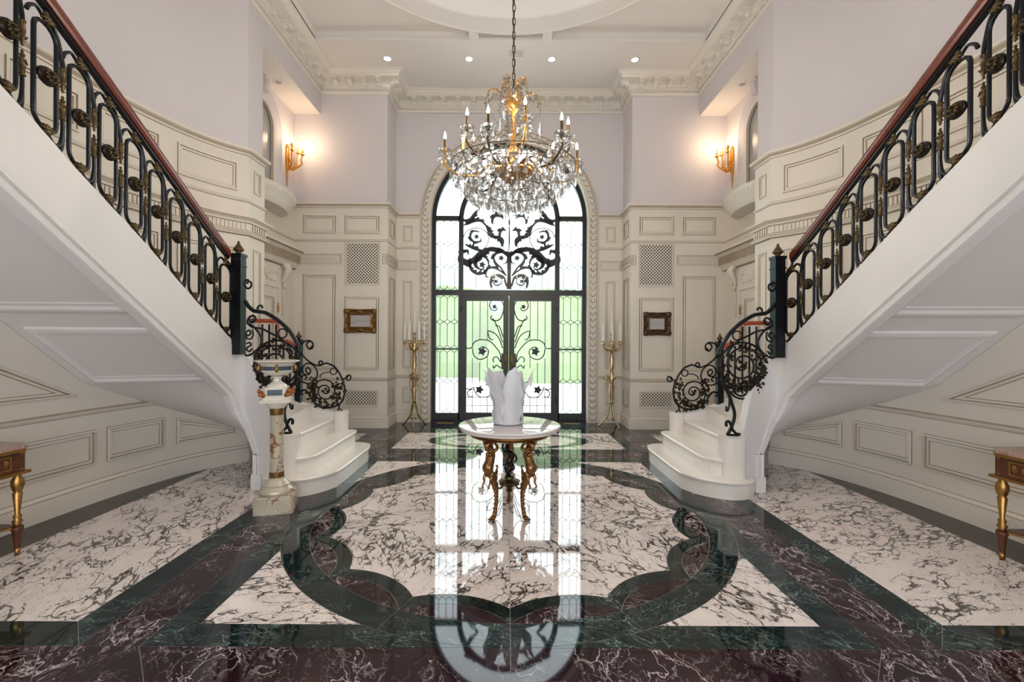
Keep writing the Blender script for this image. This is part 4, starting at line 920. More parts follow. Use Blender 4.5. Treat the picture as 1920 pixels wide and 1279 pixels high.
# one baluster: local x runs up the stair, z up
def stadium(w, z0, z1, n=8):
    h = w / 2; return [(h * cos(pi * i / n), 0, z1 - h + h * sin(pi * i / n)) for i in range(n + 1)] + [(-h * cos(pi * i / n), 0, z0 + h - h * sin(pi * i / n)) for i in range(n + 1)]
def baluster_meshes(H, p, sl):
    D = {}
    # sl: rise per metre; H: height of rail underside above the stringer
    b = MB(); st_ = stadium(0.125, 0.06, H - 0.085, 7)
    b.tube([(x, y, z + x * sl * 0.45) for x, y, z in st_], 0.0115, 6, closed=True)
    top = H - 0.05; h = p / 2
    b.tube(cat([(0.0, 0, top + 0.005), (-0.055, 0, top - 0.035), (-h * 0.86, 0, top - 0.13), (-h, 0, top - 0.20), (-h, 0, H * 0.60)], 5), 0.0115, 6)
    b.tube(cat([(0.015, 0, top), (0.05, 0, top + 0.025), (0.085, 0, top + 0.0), (h, 0, top - 0.07 + p * sl * 0.3)], 5), 0.0095, 6)
    b.tube(cat([(-0.01, 0, 0.045), (-0.05, 0, 0.0), (-0.085, 0, 0.02), (-h, 0, 0.10), (-h, 0, H * 0.28)], 5), 0.0105, 6)
    b.tube(cat([(-h, 0, 0.10), (-h * 0.98, 0, 0.02), (-h * 0.75, 0, -0.055)], 4), 0.0105, 6)
    b.tube([(0, 0, top), (0, 0, H + 0.03)], 0.01, 6)
    D['b'] = b
    r = MB(); c0 = (0, -0.02, H / 2 - 0.01)
    prof = [(0.0, -0.030), (0.010, -0.032), (0.014, -0.022), (0.030, -0.028), (0.040, -0.016), (0.050, -0.010), (0.052, 0.006), (0.040, 0.014), (0, 0.014)]
    r.lathe(prof, seg=20, mod=lambda a, i: 1 + (0.10 * cos(10 * a) if i in (3, 4) else 0))
 
    for k in range(10): a = 2 * pi * k / 10; r.ball((0.030 * cos(a), 0.030 * sin(a), -0.026), (0.010, 0.010, 0.008), 6, 4, 1)
    r.ball((0, 0, -0.034), (0.011, 0.011, 0.010), 8, 5, 1)
    r.v = [(x, z - 0.008, y + H / 2 - 0.01) for x, y, z in r.v]; 
    D['r'] = r
    def clasp(z, up):
        q = MB(); q.ball((0, -0.006, z), (0.026, 0.020, 0.022), 8, 5)
        for k in range(5):
            a = R(-60 + 30 * k); q.tube([(0.006 * sin(a), -0.012, z), (0.03 * sin(a), -0.020, z - up * 0.028 * cos(a)), (0.044 * sin(a), -0.008, z - up * 0.044 * cos(a))], [0.010, 0.009, 0.004], 5)
        q.ball((0, -0.004, z + up * 0.028), (0.012, 0.012, 0.016), 6, 4); return q
    D['ct'] = clasp(top, 1); D['cb'] = clasp(0.045, -1)
    def fin(z, up):
        q = MB(); x = -p / 2; q.lathe([(0.0, 0.06), (0.016, 0.055), (0.016, 0.045), (0.012, 0.04), (0.015, 0.0), (0.010, -0.03), (0.018, -0.036), (0.007, -0.045), (0.013, -0.062), (0.005, -0.072), (0.008, -0.082), (0.0, -0.095)], seg=8)
        q.tube([(-0.034, 0, -0.022), (-0.02, 0, -0.04), (0.02, 0, -0.04), (0.034, 0, -0.022)], [0.004, 0.006, 0.006, 0.004], 5)
        q.v = [(x + a, y, z + up * c) for a, y, c in q.v]; return q
    D['ft'] = fin(H * 0.60 - 0.02, 1); D['fb'] = fin(H * 0.28 + 0.02, -1)
    return D
M['rosette_dark'] = mat('dark_bronze', (0.035, 0.027, 0.018), 0.3, 0.8, var=0.4, scale=40)
BM = {}
for key, q in baluster_meshes(0.755, 0.20, 0.55).items():
    me = q.mesh('baluster_' + key, M['iron'] if key in ('b',) else ([M['rosette_dark'], M['bronze']] if key == 'r' else M['bronze']), True); BM[key] = me
NM = {'r': 'rosette', 'ct': 'leaf_clasp', 'cb': 'leaf_clasp', 'ft': 'drop_finial', 'fb': 'drop_finial'}
rails = {}
for side in (-1, 1):
    st, rl, un, zt, zr, r0, ros, rosy = mk_stair(side); rails[side] = rl; c = CX * side
    lst = []
    for x, y in zip(ros, rosy):
        a, cc = unroll(x, y); r = (a - VX) / FP * side
        u = None
        for i in range(2000):
            uu = un + 0.05 + i * 0.002
            if uu > QP.L: break
            p = QP.S(uu, 0)
            if (p[0] - c) / p[1] >= r: u = uu; break
        if u: lst.append((u, CH + (VY - cc) / FP * QP.S(u, 0)[1]))
    du = lst[-1][0] - lst[-2][0]; dz = lst[-1][1] - lst[-2][1]
    for k in range(1, 4): lst.append((lst[-1][0] + 0.205, lst[-1][1] + 0.115))
    for ii, (u, zc_) in enumerate(lst):
        xs_ = (abs(lst[ii + 1][0] - u) if ii + 1 < len(lst) else abs(u - lst[ii - 1][0])) / 0.20
        p = QP.S(u, 0, 0.03); q = QP.S(u + 0.02, 0, 0.03); ang = math.atan2(q[1] - p[1], side * (q[0] - p[0]))
        hh = (zr(u) - 0.108) - zt(u); sc = hh / 0.755
        o = ob('baluster', BM['b'], rl, loc=(side * p[0], p[1], zt(u))); 
        o.rotation_euler = (0, 0, ang); o.scale = (xs_, side, sc)
        for k, nm in NM.items(): ob(nm, BM[k], o)
    # newel posts
    def newel(x, y, z0, z1, w, par, name='newel_post'):
        b = MB(); b.box(x - w / 2, x + w / 2, y - w / 2, y + w / 2, z0, z1); b.box(x - w * .4, x + w * .4, y - w / 2 - 0.006, y + w / 2 + 0.006, z0 + 0.1, z1 - 0.16)
        b.box(x - w * .58, x + w * .58, y - w * .58, y + w * .58, z1 - 0.03, z1); b.box(x - w * .56, x + w * .56, y - w * .56, y + w * .56, z1 - 0.13, z1 - 0.115)
        b.mirror(side); n_ = b.build(name, M['iron'], par)
        b = MB(); k = w / 0.085; b.lathe([(0.0, 0.0), (0.026 * k, 0.0), (0.018 * k, 0.012 * k), (0.040 * k, 0.03 * k), (0.044 * k, 0.042 * k), (0.034 * k, 0.055 * k), (0.022 * k, 0.075 * k), (0.010 * k, 0.09 * k), (0.013 * k, 0.10 * k), (0.004 * k, 0.112 * k), (0.0, 0.12 * k)], (x, y, z1), 16); b.mirror(side); b.build('newel_finial', M['bronze'], n_, smooth=True)
        return n_
    ny = 4.64; nx = abs(at(1458 if side > 0 else 447, 560, ny)[0])
    newel(nx, ny, zt(un) - 0.12, CH + (VY - 479) / FP * ny, 0.10, rl)
    # ---------------- lower scroll panel between newel and near block
    YN = 4.60
    def R6(x, y, Y):
        p = at(1180 + x / 3.366, 600 + y / 3.366, Y); return p
    def R3(x, y, Y): return at(1100 + x / 3.655, 350 + y / 3.655, Y)
    def curve3(pts, F, Y): return cat([Vector(F(x, y, Y)) for x, y in pts], 8)
    sx = lambda q: [(side * p[0], p[1], p[2]) for p in q]
    def iron(pts, r, name, par, Y, F=R6, seg=6):
        b = MB(); b.tube(sx(curve3(pts, F, Y)), r, seg); return b.build(name, M['iron'], par, smooth=True)
    def spi(cx, cy, r0_, r1_, a0, turns, n=26): return [(cx + (r0_ + (r1_ - r0_) * i / n) * cos(a0 + turns * 2 * pi * i / n), cy + (r0_ + (r1_ - r0_) * i / n) * sin(a0 + turns * 2 * pi * i / n)) for i in range(n + 1)]
    iron([(1290, 800), (1262, 840), (1225, 868), (1180, 875), (1150, 880), (1110, 900), (1050, 940), (985, 1000), (945, 1060), (920, 1110), (912, 1150)], 0.020, 'top_rail', rl, YN, R3, 8)
    iron([(1168, 850), (1175, 832), (1195, 835), (1203, 856), (1190, 876), (1165, 872)], 0.010, 'scroll', rl, YN, R3)
    iron([(1265, 655), (1285, 660), (1292, 690), (1272, 716), (1248, 700), (1250, 672), (1268, 668), (1275, 684)], 0.010, 'scroll', rl, YN, R3)
    iron(spi(715, 285, 18, 135, 0.0, 2.25, 60), 0.011, 'leafy_spiral', rl, YN)
    iron(spi(715, 285, 142, 142, 0, 0.98, 40), 0.011, 'ring', rl, YN)
    iron([(905, 35), (860, 60), (815, 120), (815, 170), (850, 215), (895, 240), (915, 235)], 0.011, 'scroll', rl, YN)
    iron([(885, 10), (880, 30), (862, 25), (850, 5), (865, -12), (890, 0), (900, 30), (870, 60), (810, 70), (750, 100), (690, 130), (640, 180), (610, 230)], 0.011, 'scroll', rl, YN)
    iron([(905, 90), (890, 80), (880, 100), (900, 115), (912, 95), (905, 130), (880, 135), (865, 110), (870, 75)], 0.009, 'scroll', rl, YN)
    iron([(905, 165), (885, 158), (878, 175), (895, 185), (905, 200), (885, 215), (872, 195)], 0.009, 'scroll', rl, YN)
    iron(spi(680, 98, 28, 28, 0, 1, 16), 0.008, 'small_ring', rl, YN)
    iron([(580, 370), (600, 420), (632, 480), (648, 530), (664, 590), (655, 650), (630, 705), (620, 720)], 0.016, 'stem', rl, YN - 0.12)
    iron([(632, 490), (630, 540), (622, 570), (612, 572), (612, 545)], 0.010, 'scroll', rl, YN - 0.12)
    iron([(612, 672), (612, 645), (628, 640), (640, 660), (650, 690), (672, 715), (700, 722)], 0.014, 'foot', rl, YN - 0.15)
    iron([(632, 700), (618, 722), (640, 726), (690, 728)], 0.013, 'foot', rl, YN - 0.15)
    iron([(612, 430), (660, 480), (710, 498), (755, 480), (765, 445), (745, 440), (740, 465), (700, 480), (650, 450)], 0.011, 'scroll', rl, YN)
    iron([(590, 150), (575, 250), (585, 340), (600, 400), (640, 430), (720, 440), (790, 420), (830, 370), (865, 300)], 0.012, 'edge_bar', rl, YN)
    def leaves(cx, cy, r, n, Y, par, a0=0, a1=2 * pi, jit=14, sz=0.020):
        b = MB()
        for k in range(n):
            a = a0 + (a1 - a0) * random.random(); rr = r + random.uniform(-jit, jit); p = Vector(R6(cx + rr * cos(a), cy + rr * sin(a), Y + random.uniform(-0.02, 0.02)))
            q = random.uniform(0, 2 * pi); t = Vector((cos(q), random.uniform(-.4, .4), sin(q))); n2 = Vector((-sin(q), random.uniform(-.5, .5), cos(q))); s_ = 1.2 * sz * random.uniform(0.7, 1.3)
            y_ = Vector((0, -0.006, 0))
            b.add([p, p + t * s_ + n2 * s_ * .7, p + t * s_ * 2.1, p + t * s_ - n2 * s_ * .7, p + t * s_ + y_], [(0, 1, 4), (1, 2, 4), (2, 3, 4), (3, 0, 4)])
        b.mirror(side); b.build('iron_leaves', M['rosette_dark'], par, kind='stuff')
    leaves(715, 285, 118, 95, YN - 0.01, rl, jit=26, sz=0.022); leaves(715, 285, 10, 8, YN - 0.02, rl, jit=8)
    leaves(725, 345, 100, 50, YN, rl, a0=0.2, a1=2.6, jit=34, sz=0.02)
    # ---------------- far scroll panel, newel and back rail
    YFp = 5.84
    fr = thing('scroll_balustrade', 'black iron leafy scroll panel and finialled post, far side of %s stair foot' % ('left' if side < 0 else 'right'), 'railing')
    xx = at(1349, 757, YFp); newel(xx[0], YFp, 0.70, CH + (VY - 638) / FP * YFp, 0.075, fr)
    iron([(262, 358), (270, 372), (262, 388), (246, 386), (240, 368), (252, 356), (264, 372), (290, 386), (282, 400)], 0.010, 'scroll', fr, YFp)
    iron([(395, 282), (345, 305), (305, 360), (280, 430), (282, 490), (300, 530), (340, 556), (400, 565), (450, 550), (485, 510), (510, 470), (530, 455), (552, 462), (552, 478), (540, 480)], 0.013, 'outer_bar', fr, YFp)
    iron([(500, 190), (480, 170), (490, 150), (512, 152), (520, 172), (505, 195), (484, 188), (482, 160), (505, 142), (540, 152), (558, 185), (548, 230), (510, 270), (465, 295), (430, 298), (418, 282), (430, 270), (443, 280), (436, 292), (412, 290), (395, 280)], 0.011, 'scroll', fr, YFp)
    iron([(500, 350), (515, 345), (525, 330), (512, 312), (495, 330), (505, 355), (535, 352), (545, 320), (525, 290), (490, 290), (460, 320), (452, 360), (470, 395), (510, 412), (548, 400), (552, 375), (535, 362), (518, 375), (530, 388)], 0.010, 'scroll', fr, YFp)
    iron([(480, 382), (492, 372), (500, 385), (485, 395), (466, 375)], 0.008, 'scroll', fr, YFp)
    iron(spi(350, 335, 20, 20, 0, 1, 16), 0.008, 'small_ring', fr, YFp)
    iron(spi(402, 458, 8, 82, 0.0, 2.1, 50), 0.010, 'leafy_spiral', fr, YFp)
    iron([(375, 340), (410, 345), (432, 360), (434, 375)], 0.007, 'tendril', fr, YFp)
    iron([(300, 530), (312, 550), (314, 572)], 0.011, 'foot', fr, YFp); iron([(292, 580), (312, 572), (322, 580)], 0.010, 'foot', fr, YFp)
    leaves(402, 458, 88, 100, YFp - 0.01, fr, a0=-0.9, a1=3.9, jit=22, sz=0.022); leaves(402, 458, 4, 6, YFp - 0.02, fr, jit=5)
    brl = thing('back_stair_rail', 'short orange-red wooden rail behind the scrolls of the %s staircase' % ('left' if side < 0 else 'right'), 'railing')
    b = MB(); zz = CH + 0.0
    def rb(pts):
        hp = [(-0.025, -0.03), (0.025, -0.03), (0.03, 0.0), (0.015, 0.022), (-0.015, 0.022), (-0.03, 0.0)]
        b.grid([[(x, y + a, z + c_) for a, c_ in hp] for x, y, z in pts], 0, True)
    X0 = lambda px, py: at(px, py, 5.80)
    rb([X0(1352, 652), X0(1364, 646), X0(1383, 641), X0(1388, 632)]); rb([X0(1386, 640), X0(1387, 625), X0(1389, 608)]); rb([X0(1386, 606), X0(1437, 605), (3.22, 5.72, X0(1437, 605)[2])])
    b.mirror(side); b.build('handrail', M['red_wood'], brl)
    for px in (1366, 1378, 1392, 1405, 1418): p = X0(px, 640); b = MB(); b.box(p[0] - 0.009, p[0] + 0.009, 5.79, 5.808, 0.8, (1.46 if px < 1386 else 1.71)); b.mirror(side); b.build('spindle', M['iron'], brl)
# ------------------------------------------------------------------ sculpted figures: one continuous remeshed body
def blob(mb, name, m, parent, vox=0.005, label=None):
    o = mb.build(name, m, parent, smooth=True, label=label)
    md = o.modifiers.new('remesh', 'REMESH'); md.mode = 'VOXEL'; md.voxel_size = vox; md.use_smooth_shade = True
    sm = o.modifiers.new('smooth', 'SMOOTH'); sm.factor = 0.5; sm.iterations = 2
    return o
def tb(b, pts, r, seg=8, m=0): b.tube(cat(pts, 4), [interp([(i, v) for i, v in enumerate(r)], k / 4) for k in range((len(pts) - 1) * 4 + 1)] if isinstance(r, (list, tuple)) else r, seg, m)
# ------------------------------------------------------------------ centre table
TX, TY = 0.0, 4.03
tab = thing('center_table', 'round white marble topped table on three gilt figure legs with a small dark statue below', 'table', (TX, TY, 0))
MB().lathe([(0.0, 0.722), (0.36, 0.722), (0.405, 0.728), (0.432, 0.730), (0.436, 0.740), (0.430, 0.746), (0.446, 0.752), (0.452, 0.760), (0.448, 0.768), (0.425, 0.774), (0.0, 0.775)], seg=64).build('tabletop', M['tabletop'], tab, auto=True)
MB().lathe([(0.32, 0.676), (0.345, 0.678), (0.352, 0.686), (0.345, 0.694), (0.345, 0.708), (0.36, 0.716), (0.36, 0.722), (0.0, 0.722)], seg=64)  .build('apron', M['leg_bronze'], tab, auto=True)
def figure_leg():
    b = MB()   # local: radial outwards = +x, tangential = y ; a nude torso turning into a scrolled acanthus leg
    tb(b, [(0.305, 0, 0.665), (0.30, 0, 0.64), (0.285, 0, 0.60), (0.275, 0, 0.555), (0.295, 0, 0.505), (0.315, 0, 0.46), (0.300, 0, 0.41), (0.265, 0, 0.365), (0.235, 0, 0.30), (0.205, 0, 0.235), (0.195, 0, 0.17), (0.205, 0, 0.10), (0.22, 0, 0.05), (0.235, 0, 0.022)],
       [0.03, 0.030, 0.030, 0.036, 0.040, 0.046, 0.036, 0.026, 0.023, 0.019, 0.017, 0.016, 0.018, 0.020], 10)
    b.ball((0.325, 0, 0.640), (0.030, 0.026, 0.034), 12, 8)                    # head
    b.ball((0.350, 0, 0.634), (0.009, 0.007, 0.009), 6, 4); b.ball((0.338, 0, 0.612), (0.012, 0.010, 0.010), 6, 4); b.ball((0.31, 0, 0.662), (0.034, 0.032, 0.018), 10, 6)
    for s in (-1, 1):
        tb(b, [(0.290, s * 0.036, 0.590), (0.270, s * 0.058, 0.615), (0.290, s * 0.062, 0.65), (0.31, s * 0.045, 0.672)], [0.017, 0.015, 0.013, 0.014], 7)   # raised arms
        b.ball((0.312, s * 0.016, 0.565), (0.016, 0.015, 0.017), 8, 5)
        b.ball((0.325, s * 0.024, 0.455), (0.030, 0.024, 0.044), 8, 6)
        tb(b, [(0.29, s * 0.03, 0.42), (0.325, s * 0.035, 0.37), (0.330, s * 0.03, 0.335), (0.352, s * 0.032, 0.312), (0.345, s * 0.03, 0.295)], [0.020, 0.014, 0.010, 0.008, 0.010], 6)
    for z, l, q in ((0.43, 0.05, 1), (0.37, 0.075, 1), (0.33, 0.055, 1), (0.28, 0.03, 1), (0.22, 0.022, 1), (0.15, 0.018, -1)):   # acanthus sprays on the inner side
        x0 = interp([(0.05, 0.22), (0.10, 0.205), (0.17, 0.195), (0.235, 0.205), (0.30, 0.235), (0.365, 0.265), (0.43, 0.31)], z)
        tb(b, [(x0, 0, z - 0.02), (x0 - l * 0.6, 0, z + 0.01), (x0 - l, 0, z + 0.045), (x0 - l * 1.15, 0, z + 0.07), (x0 - l * 0.85, 0, z + 0.078)], [0.014, 0.012, 0.009, 0.008, 0.010], 6)
    for k in range(9): b.ball((interp([(0.05, 0.235), (0.17, 0.212), (0.235, 0.224), (0.36, 0.285)], 0.06 + k * 0.034), 0, 0.06 + k * 0.034), (0.010, 0.018, 0.011), 6, 4)
    b.ball((0.245, 0, 0.020), (0.032, 0.026, 0.020), 10, 6)
    for a in (-0.6, -0.2, 0.2, 0.6): b.ball((0.245 + 0.036 * cos(a), 0.036 * sin(a), 0.011), (0.014, 0.009, 0.010), 7, 5)
    return b
lm = None
for a in (-56, 90, 236):
    o = blob(figure_leg(), 'figure_leg', M['leg_bronze'], tab, 0.0045, 'gilt leg modelled as a nude figure ending in a paw'); o.rotation_euler = (0, 0, R(a))
b = MB(); b.lathe([(0.0, 0.172), (0.02, 0.172), (0.032, 0.19), (0.018, 0.205), (0.036, 0.222), (0.022, 0.242), (0.075, 0.250), (0.092, 0.262), (0.098, 0.270), (0.080, 0.278), (0.062, 0.290), (0.045, 0.293), (0.04, 0.308), (0.0, 0.310)], seg=32); b.build('lower_plinth', M['bronze'], tab, auto=True)
b = MB()
for a in (-56, 90, 236):
    q = R(a); tb(b, [(0.09 * cos(q), 0.09 * sin(q), 0.262), (0.13 * cos(q), 0.13 * sin(q), 0.240), (0.17 * cos(q), 0.17 * sin(q), 0.25), (0.20 * cos(q), 0.20 * sin(q), 0.285)], [0.010, 0.008, 0.008, 0.007], 6); b.ball((0.10 * cos(q + .25), 0.10 * sin(q + .25), 0.262), 0.014, 8, 5); b.ball((0.10 * cos(q - .25), 0.10 * sin(q - .25), 0.262), 0.014, 8, 5)
b.build('stretcher', M['bronze'], tab, smooth=True)
b = MB()
tb(b, [(0.0, 0, 0.415), (-0.004, 0, 0.44), (0.012, 0, 0.475), (0.005, 0, 0.515), (-0.01, 0, 0.535)], [0.030, 0.034, 0.030, 0.030, 0.014], 10)
b.ball((-0.018, 0, 0.565), (0.024, 0.024, 0.027), 10, 8); b.ball((-0.022, -0.026, 0.563), 0.006, 6, 4)
tb(b, [(-0.02, 0, 0.52), (-0.05, -0.01, 0.535), (-0.062, -0.01, 0.57), (-0.055, -0.01, 0.60)], [0.014, 0.012, 0.010, 0.011], 7)
tb(b, [(0.025, 0, 0.515), (0.055, -0.005, 0.49), (0.062, -0.01, 0.455), (0.04, -0.015, 0.435)], [0.014, 0.012, 0.010, 0.010], 7)
tb(b, [(-0.010, 0, 0.42), (-0.030, -0.012, 0.385), (-0.020, -0.005, 0.35), (-0.016, 0, 0.325), (-0.026, -0.016, 0.313)], [0.024, 0.020, 0.015, 0.010, 0.010], 8)
tb(b, [(0.012, 0, 0.42), (0.035, -0.025, 0.39), (0.012, 0.006, 0.362), (0.004, 0.01, 0.33), (0.004, -0.008, 0.314)], [0.023, 0.018, 0.014, 0.010, 0.010], 8)
b.ball((0, 0, 0.312), (0.042, 0.04, 0.012), 10, 5)
blob(b, 'statue', M['black_patina'], tab, 0.004, 'small black figure of a child standing on the lower plinth')
# ------------------------------------------------------------------ leaf vase
va = thing('glass_vase', 'large frosted white glass vase of folded leaves standing on the round centre table', 'vase', (-0.012, TY + 0.0, 0.7755))
b = MB(); b.lathe([(0.0, 0.0), (0.098, 0.0), (0.108, 0.008), (0.106, 0.02), (0.112, 0.06), (0.118, 0.14), (0.116, 0.22), (0.110, 0.225), (0.108, 0.14), (0.10, 0.03), (0, 0.02)], seg=40, mod=lambda a, i: 1 + 0.02 * sin(5 * a)); b.build('vase_body', M['vase'], va, smooth=True)
def petal(a0, w, h, lean, ph, tipw=0.75):
    b = MB(); nu, nv = 21, 18; rows = []
    for off in (0.0, 0.007):
        for j in range(nv + 1):
            t = j / nv; r = []
            for i in range(nu):
                s = -1 + 2 * i / (nu - 1)
                wid = w * (0.55 + 0.45 * sin(pi * min(1, 0.15 + t * 0.62)) ** 1.0)
                top = h * (1 - 0.26 * abs(s) ** 2.4 + 0.022 * sin(7 * s + ph))
                edge = abs(s) ** 4
                ruf = 0.010 * sin(15 * t + ph + 3 * s) * edge + 0.008 * sin(6 * s + ph) * t ** 4
                rad = 0.118 + off + 0.010 * (1 - s * s) + lean * max(0, t - 0.35) ** 1.7 * 2.1 * (1 - 0.25 * s * s) + ruf + 0.014 * edge
                ang = a0 + s * wid * (1 - 0.25 * t * t)
                r.append((rad * cos(ang), rad * sin(ang), 0.012 + top * t))
            rows.append(r)
    n = nv + 1; A, B_ = rows[:n], rows[n:]
    b.grid(A); b.grid(B_); b.grid([A[-1], B_[-1]]); b.grid([[x[0] for x in A], [x[0] for x in B_]]); b.grid([[x[-1] for x in A], [x[-1] for x in B_]])
    return b
for a0, w, h, ln, ph in ((-1.30, 0.75, 0.465, 0.040, 0.3), (-2.45, 0.70, 0.46, 0.085, 1.4), (-0.10, 0.62, 0.455, 0.095, 2.2), (1.0, 0.75, 0.42, 0.05, 3.1), (2.1, 0.75, 0.43, 0.05, 4.4), (3.25, 0.62, 0.44, 0.08, 5.2)):
    petal(a0, w, h * 1.05, ln, ph).build('glass_leaf', M['vase'], va, smooth=True)
# ------------------------------------------------------------------ onyx pedestal with tazza
PX, PY = -2.08, 4.07
pd = thing('onyx_pedestal', 'veined cream onyx column pedestal beside the left stair foot', 'pedestal', (PX, PY, 0), R(15))
def sq(h, r, n=5): 
    p = []
    for cx2, cy2, a0 in ((1, 1, 0), (-1, 1, 90), (-1, -1, 180), (1, -1, 270)):
        for t in range(n): a = R(a0 + 90 * t / (n - 1)); p.append((cx2 * (h - r) + r * cos(a), cy2 * (h - r) + r * sin(a)))
    return p
b = MB(); b.prism(sq(0.158, 0.02), 0.0, 0.135); b.prism(sq(0.150, 0.02), 0.135, 0.15); b.build('plinth', M['onyx'], pd, auto=True)
MB().lathe([(0.0, 0.15), (0.135, 0.15), (0.143, 0.165), (0.138, 0.185), (0.115, 0.20), (0.108, 0.215), (0.112, 0.225), (0.09, 0.245), (0.068, 0.27), (0.068, 0.285), (0, 0.285)], seg=40).build('base_moulding', M['onyx'], pd, auto=True)
MB().lathe([(0.0, 0.285), (0.062, 0.285), (0.060, 0.335), (0, 0.335)], seg=32).build('lower_collar', M['frame_gilt'], pd, auto=True)
MB().lathe([(0.0, 0.335), (0.057, 0.335), (0.055, 0.84), (0, 0.84)], seg=32).build('shaft', M['onyx'], pd, auto=True)
MB().lathe([(0.0, 0.84), (0.058, 0.84), (0.060, 0.90), (0, 0.90)], seg=32).build('upper_collar', M['frame_gilt'], pd, auto=True)
MB().lathe([(0.0, 0.90), (0.062, 0.90), (0.075, 0.915), (0.085, 0.93), (0.09, 0.955), (0, 0.955)], seg=32).build('capital', M['onyx_pale'], pd, auto=True)
b = MB(); b.prism(sq(0.125, 0.02), 0.955, 0.985); b.prism(sq(0.105, 0.02), 0.985, 1.0); b.build('capital_slab', M['onyx_pale'], pd, auto=True)
tz = thing('onyx_tazza', 'pale onyx footed bowl with blue enamel band and gilt mounts, on the onyx pedestal', 'bowl', (PX, PY, 1.0), R(15))
b = MB(); b.prism(sq(0.088, 0.012), 0.0, 0.09); b.build('square_foot', M['onyx_pale'], tz, auto=True)
b = MB(); b.box(-0.06, 0.06, -0.094, -0.086, 0.02, 0.07); b.box(0.086, 0.094, -0.06, 0.06, 0.02, 0.07); b.build('enamel_mount', M['enamel'], tz)
b = MB()
for sx_, sy_ in ((-1, -1), (1, -1), (1, 1), (-1, 1)):
    tb(b, [(0.085 * sx_, 0.085 * sy_, 0.022), (0.115 * sx_, 0.115 * sy_, 0.03), (0.10 * sx_, 0.10 * sy_, 0.05), (0.125 * sx_, 0.125 * sy_, 0.06), (0.115 * sx_, 0.115 * sy_, 0.085)], [0.018, 0.015, 0.014, 0.010, 0.006], 7); b.ball((0.118 * sx_, 0.118 * sy_, 0.065), (0.014, 0.014, 0.016), 8, 5)
b.build('gilt_griffin', mat('red_gilt', (0.42, 0.14, 0.05), 0.35, 0.7, 0.5, 50), tz, smooth=True)
MB().lathe([(0.0, 0.09), (0.085, 0.09), (0.08, 0.105), (0.06, 0.12), (0.035, 0.14), (0.032, 0.16), (0.05, 0.185), (0, 0.185)], seg=32).build('stem', M['onyx_pale'], tz, auto=True)
MB().lathe([(0.0, 0.185), (0.06, 0.19), (0.10, 0.205), (0.125, 0.225), (0.130, 0.24), (0, 0.24)], seg=40).build('bowl', M['onyx_pale'], tz, auto=True)
MB().lathe([(0.0, 0.24), (0.132, 0.24), (0.134, 0.275), (0, 0.275)], seg=40).build('enamel_band', M['enamel'], tz, auto=True)
MB().lathe([(0.10, 0.275), (0.13, 0.275), (0.14, 0.295), (0.17, 0.312), (0.182, 0.316), (0.183, 0.325), (0.17, 0.328), (0.12, 0.31), (0.0, 0.285)], seg=40).build('rim', M['onyx_pale'], tz, auto=True)
b = MB()
for a in (-80, 10, 100, 190): q = R(a); tb(b, [(0.138 * cos(q), 0.138 * sin(q), 0.225), (0.146 * cos(q), 0.146 * sin(q), 0.25), (0.142 * cos(q), 0.142 * sin(q), 0.28), (0.138 * cos(q), 0.138 * sin(q), 0.30)], [0.008, 0.018, 0.012, 0.003], 7)
b.build('gilt_mount', M['gilt'], tz, smooth=True)
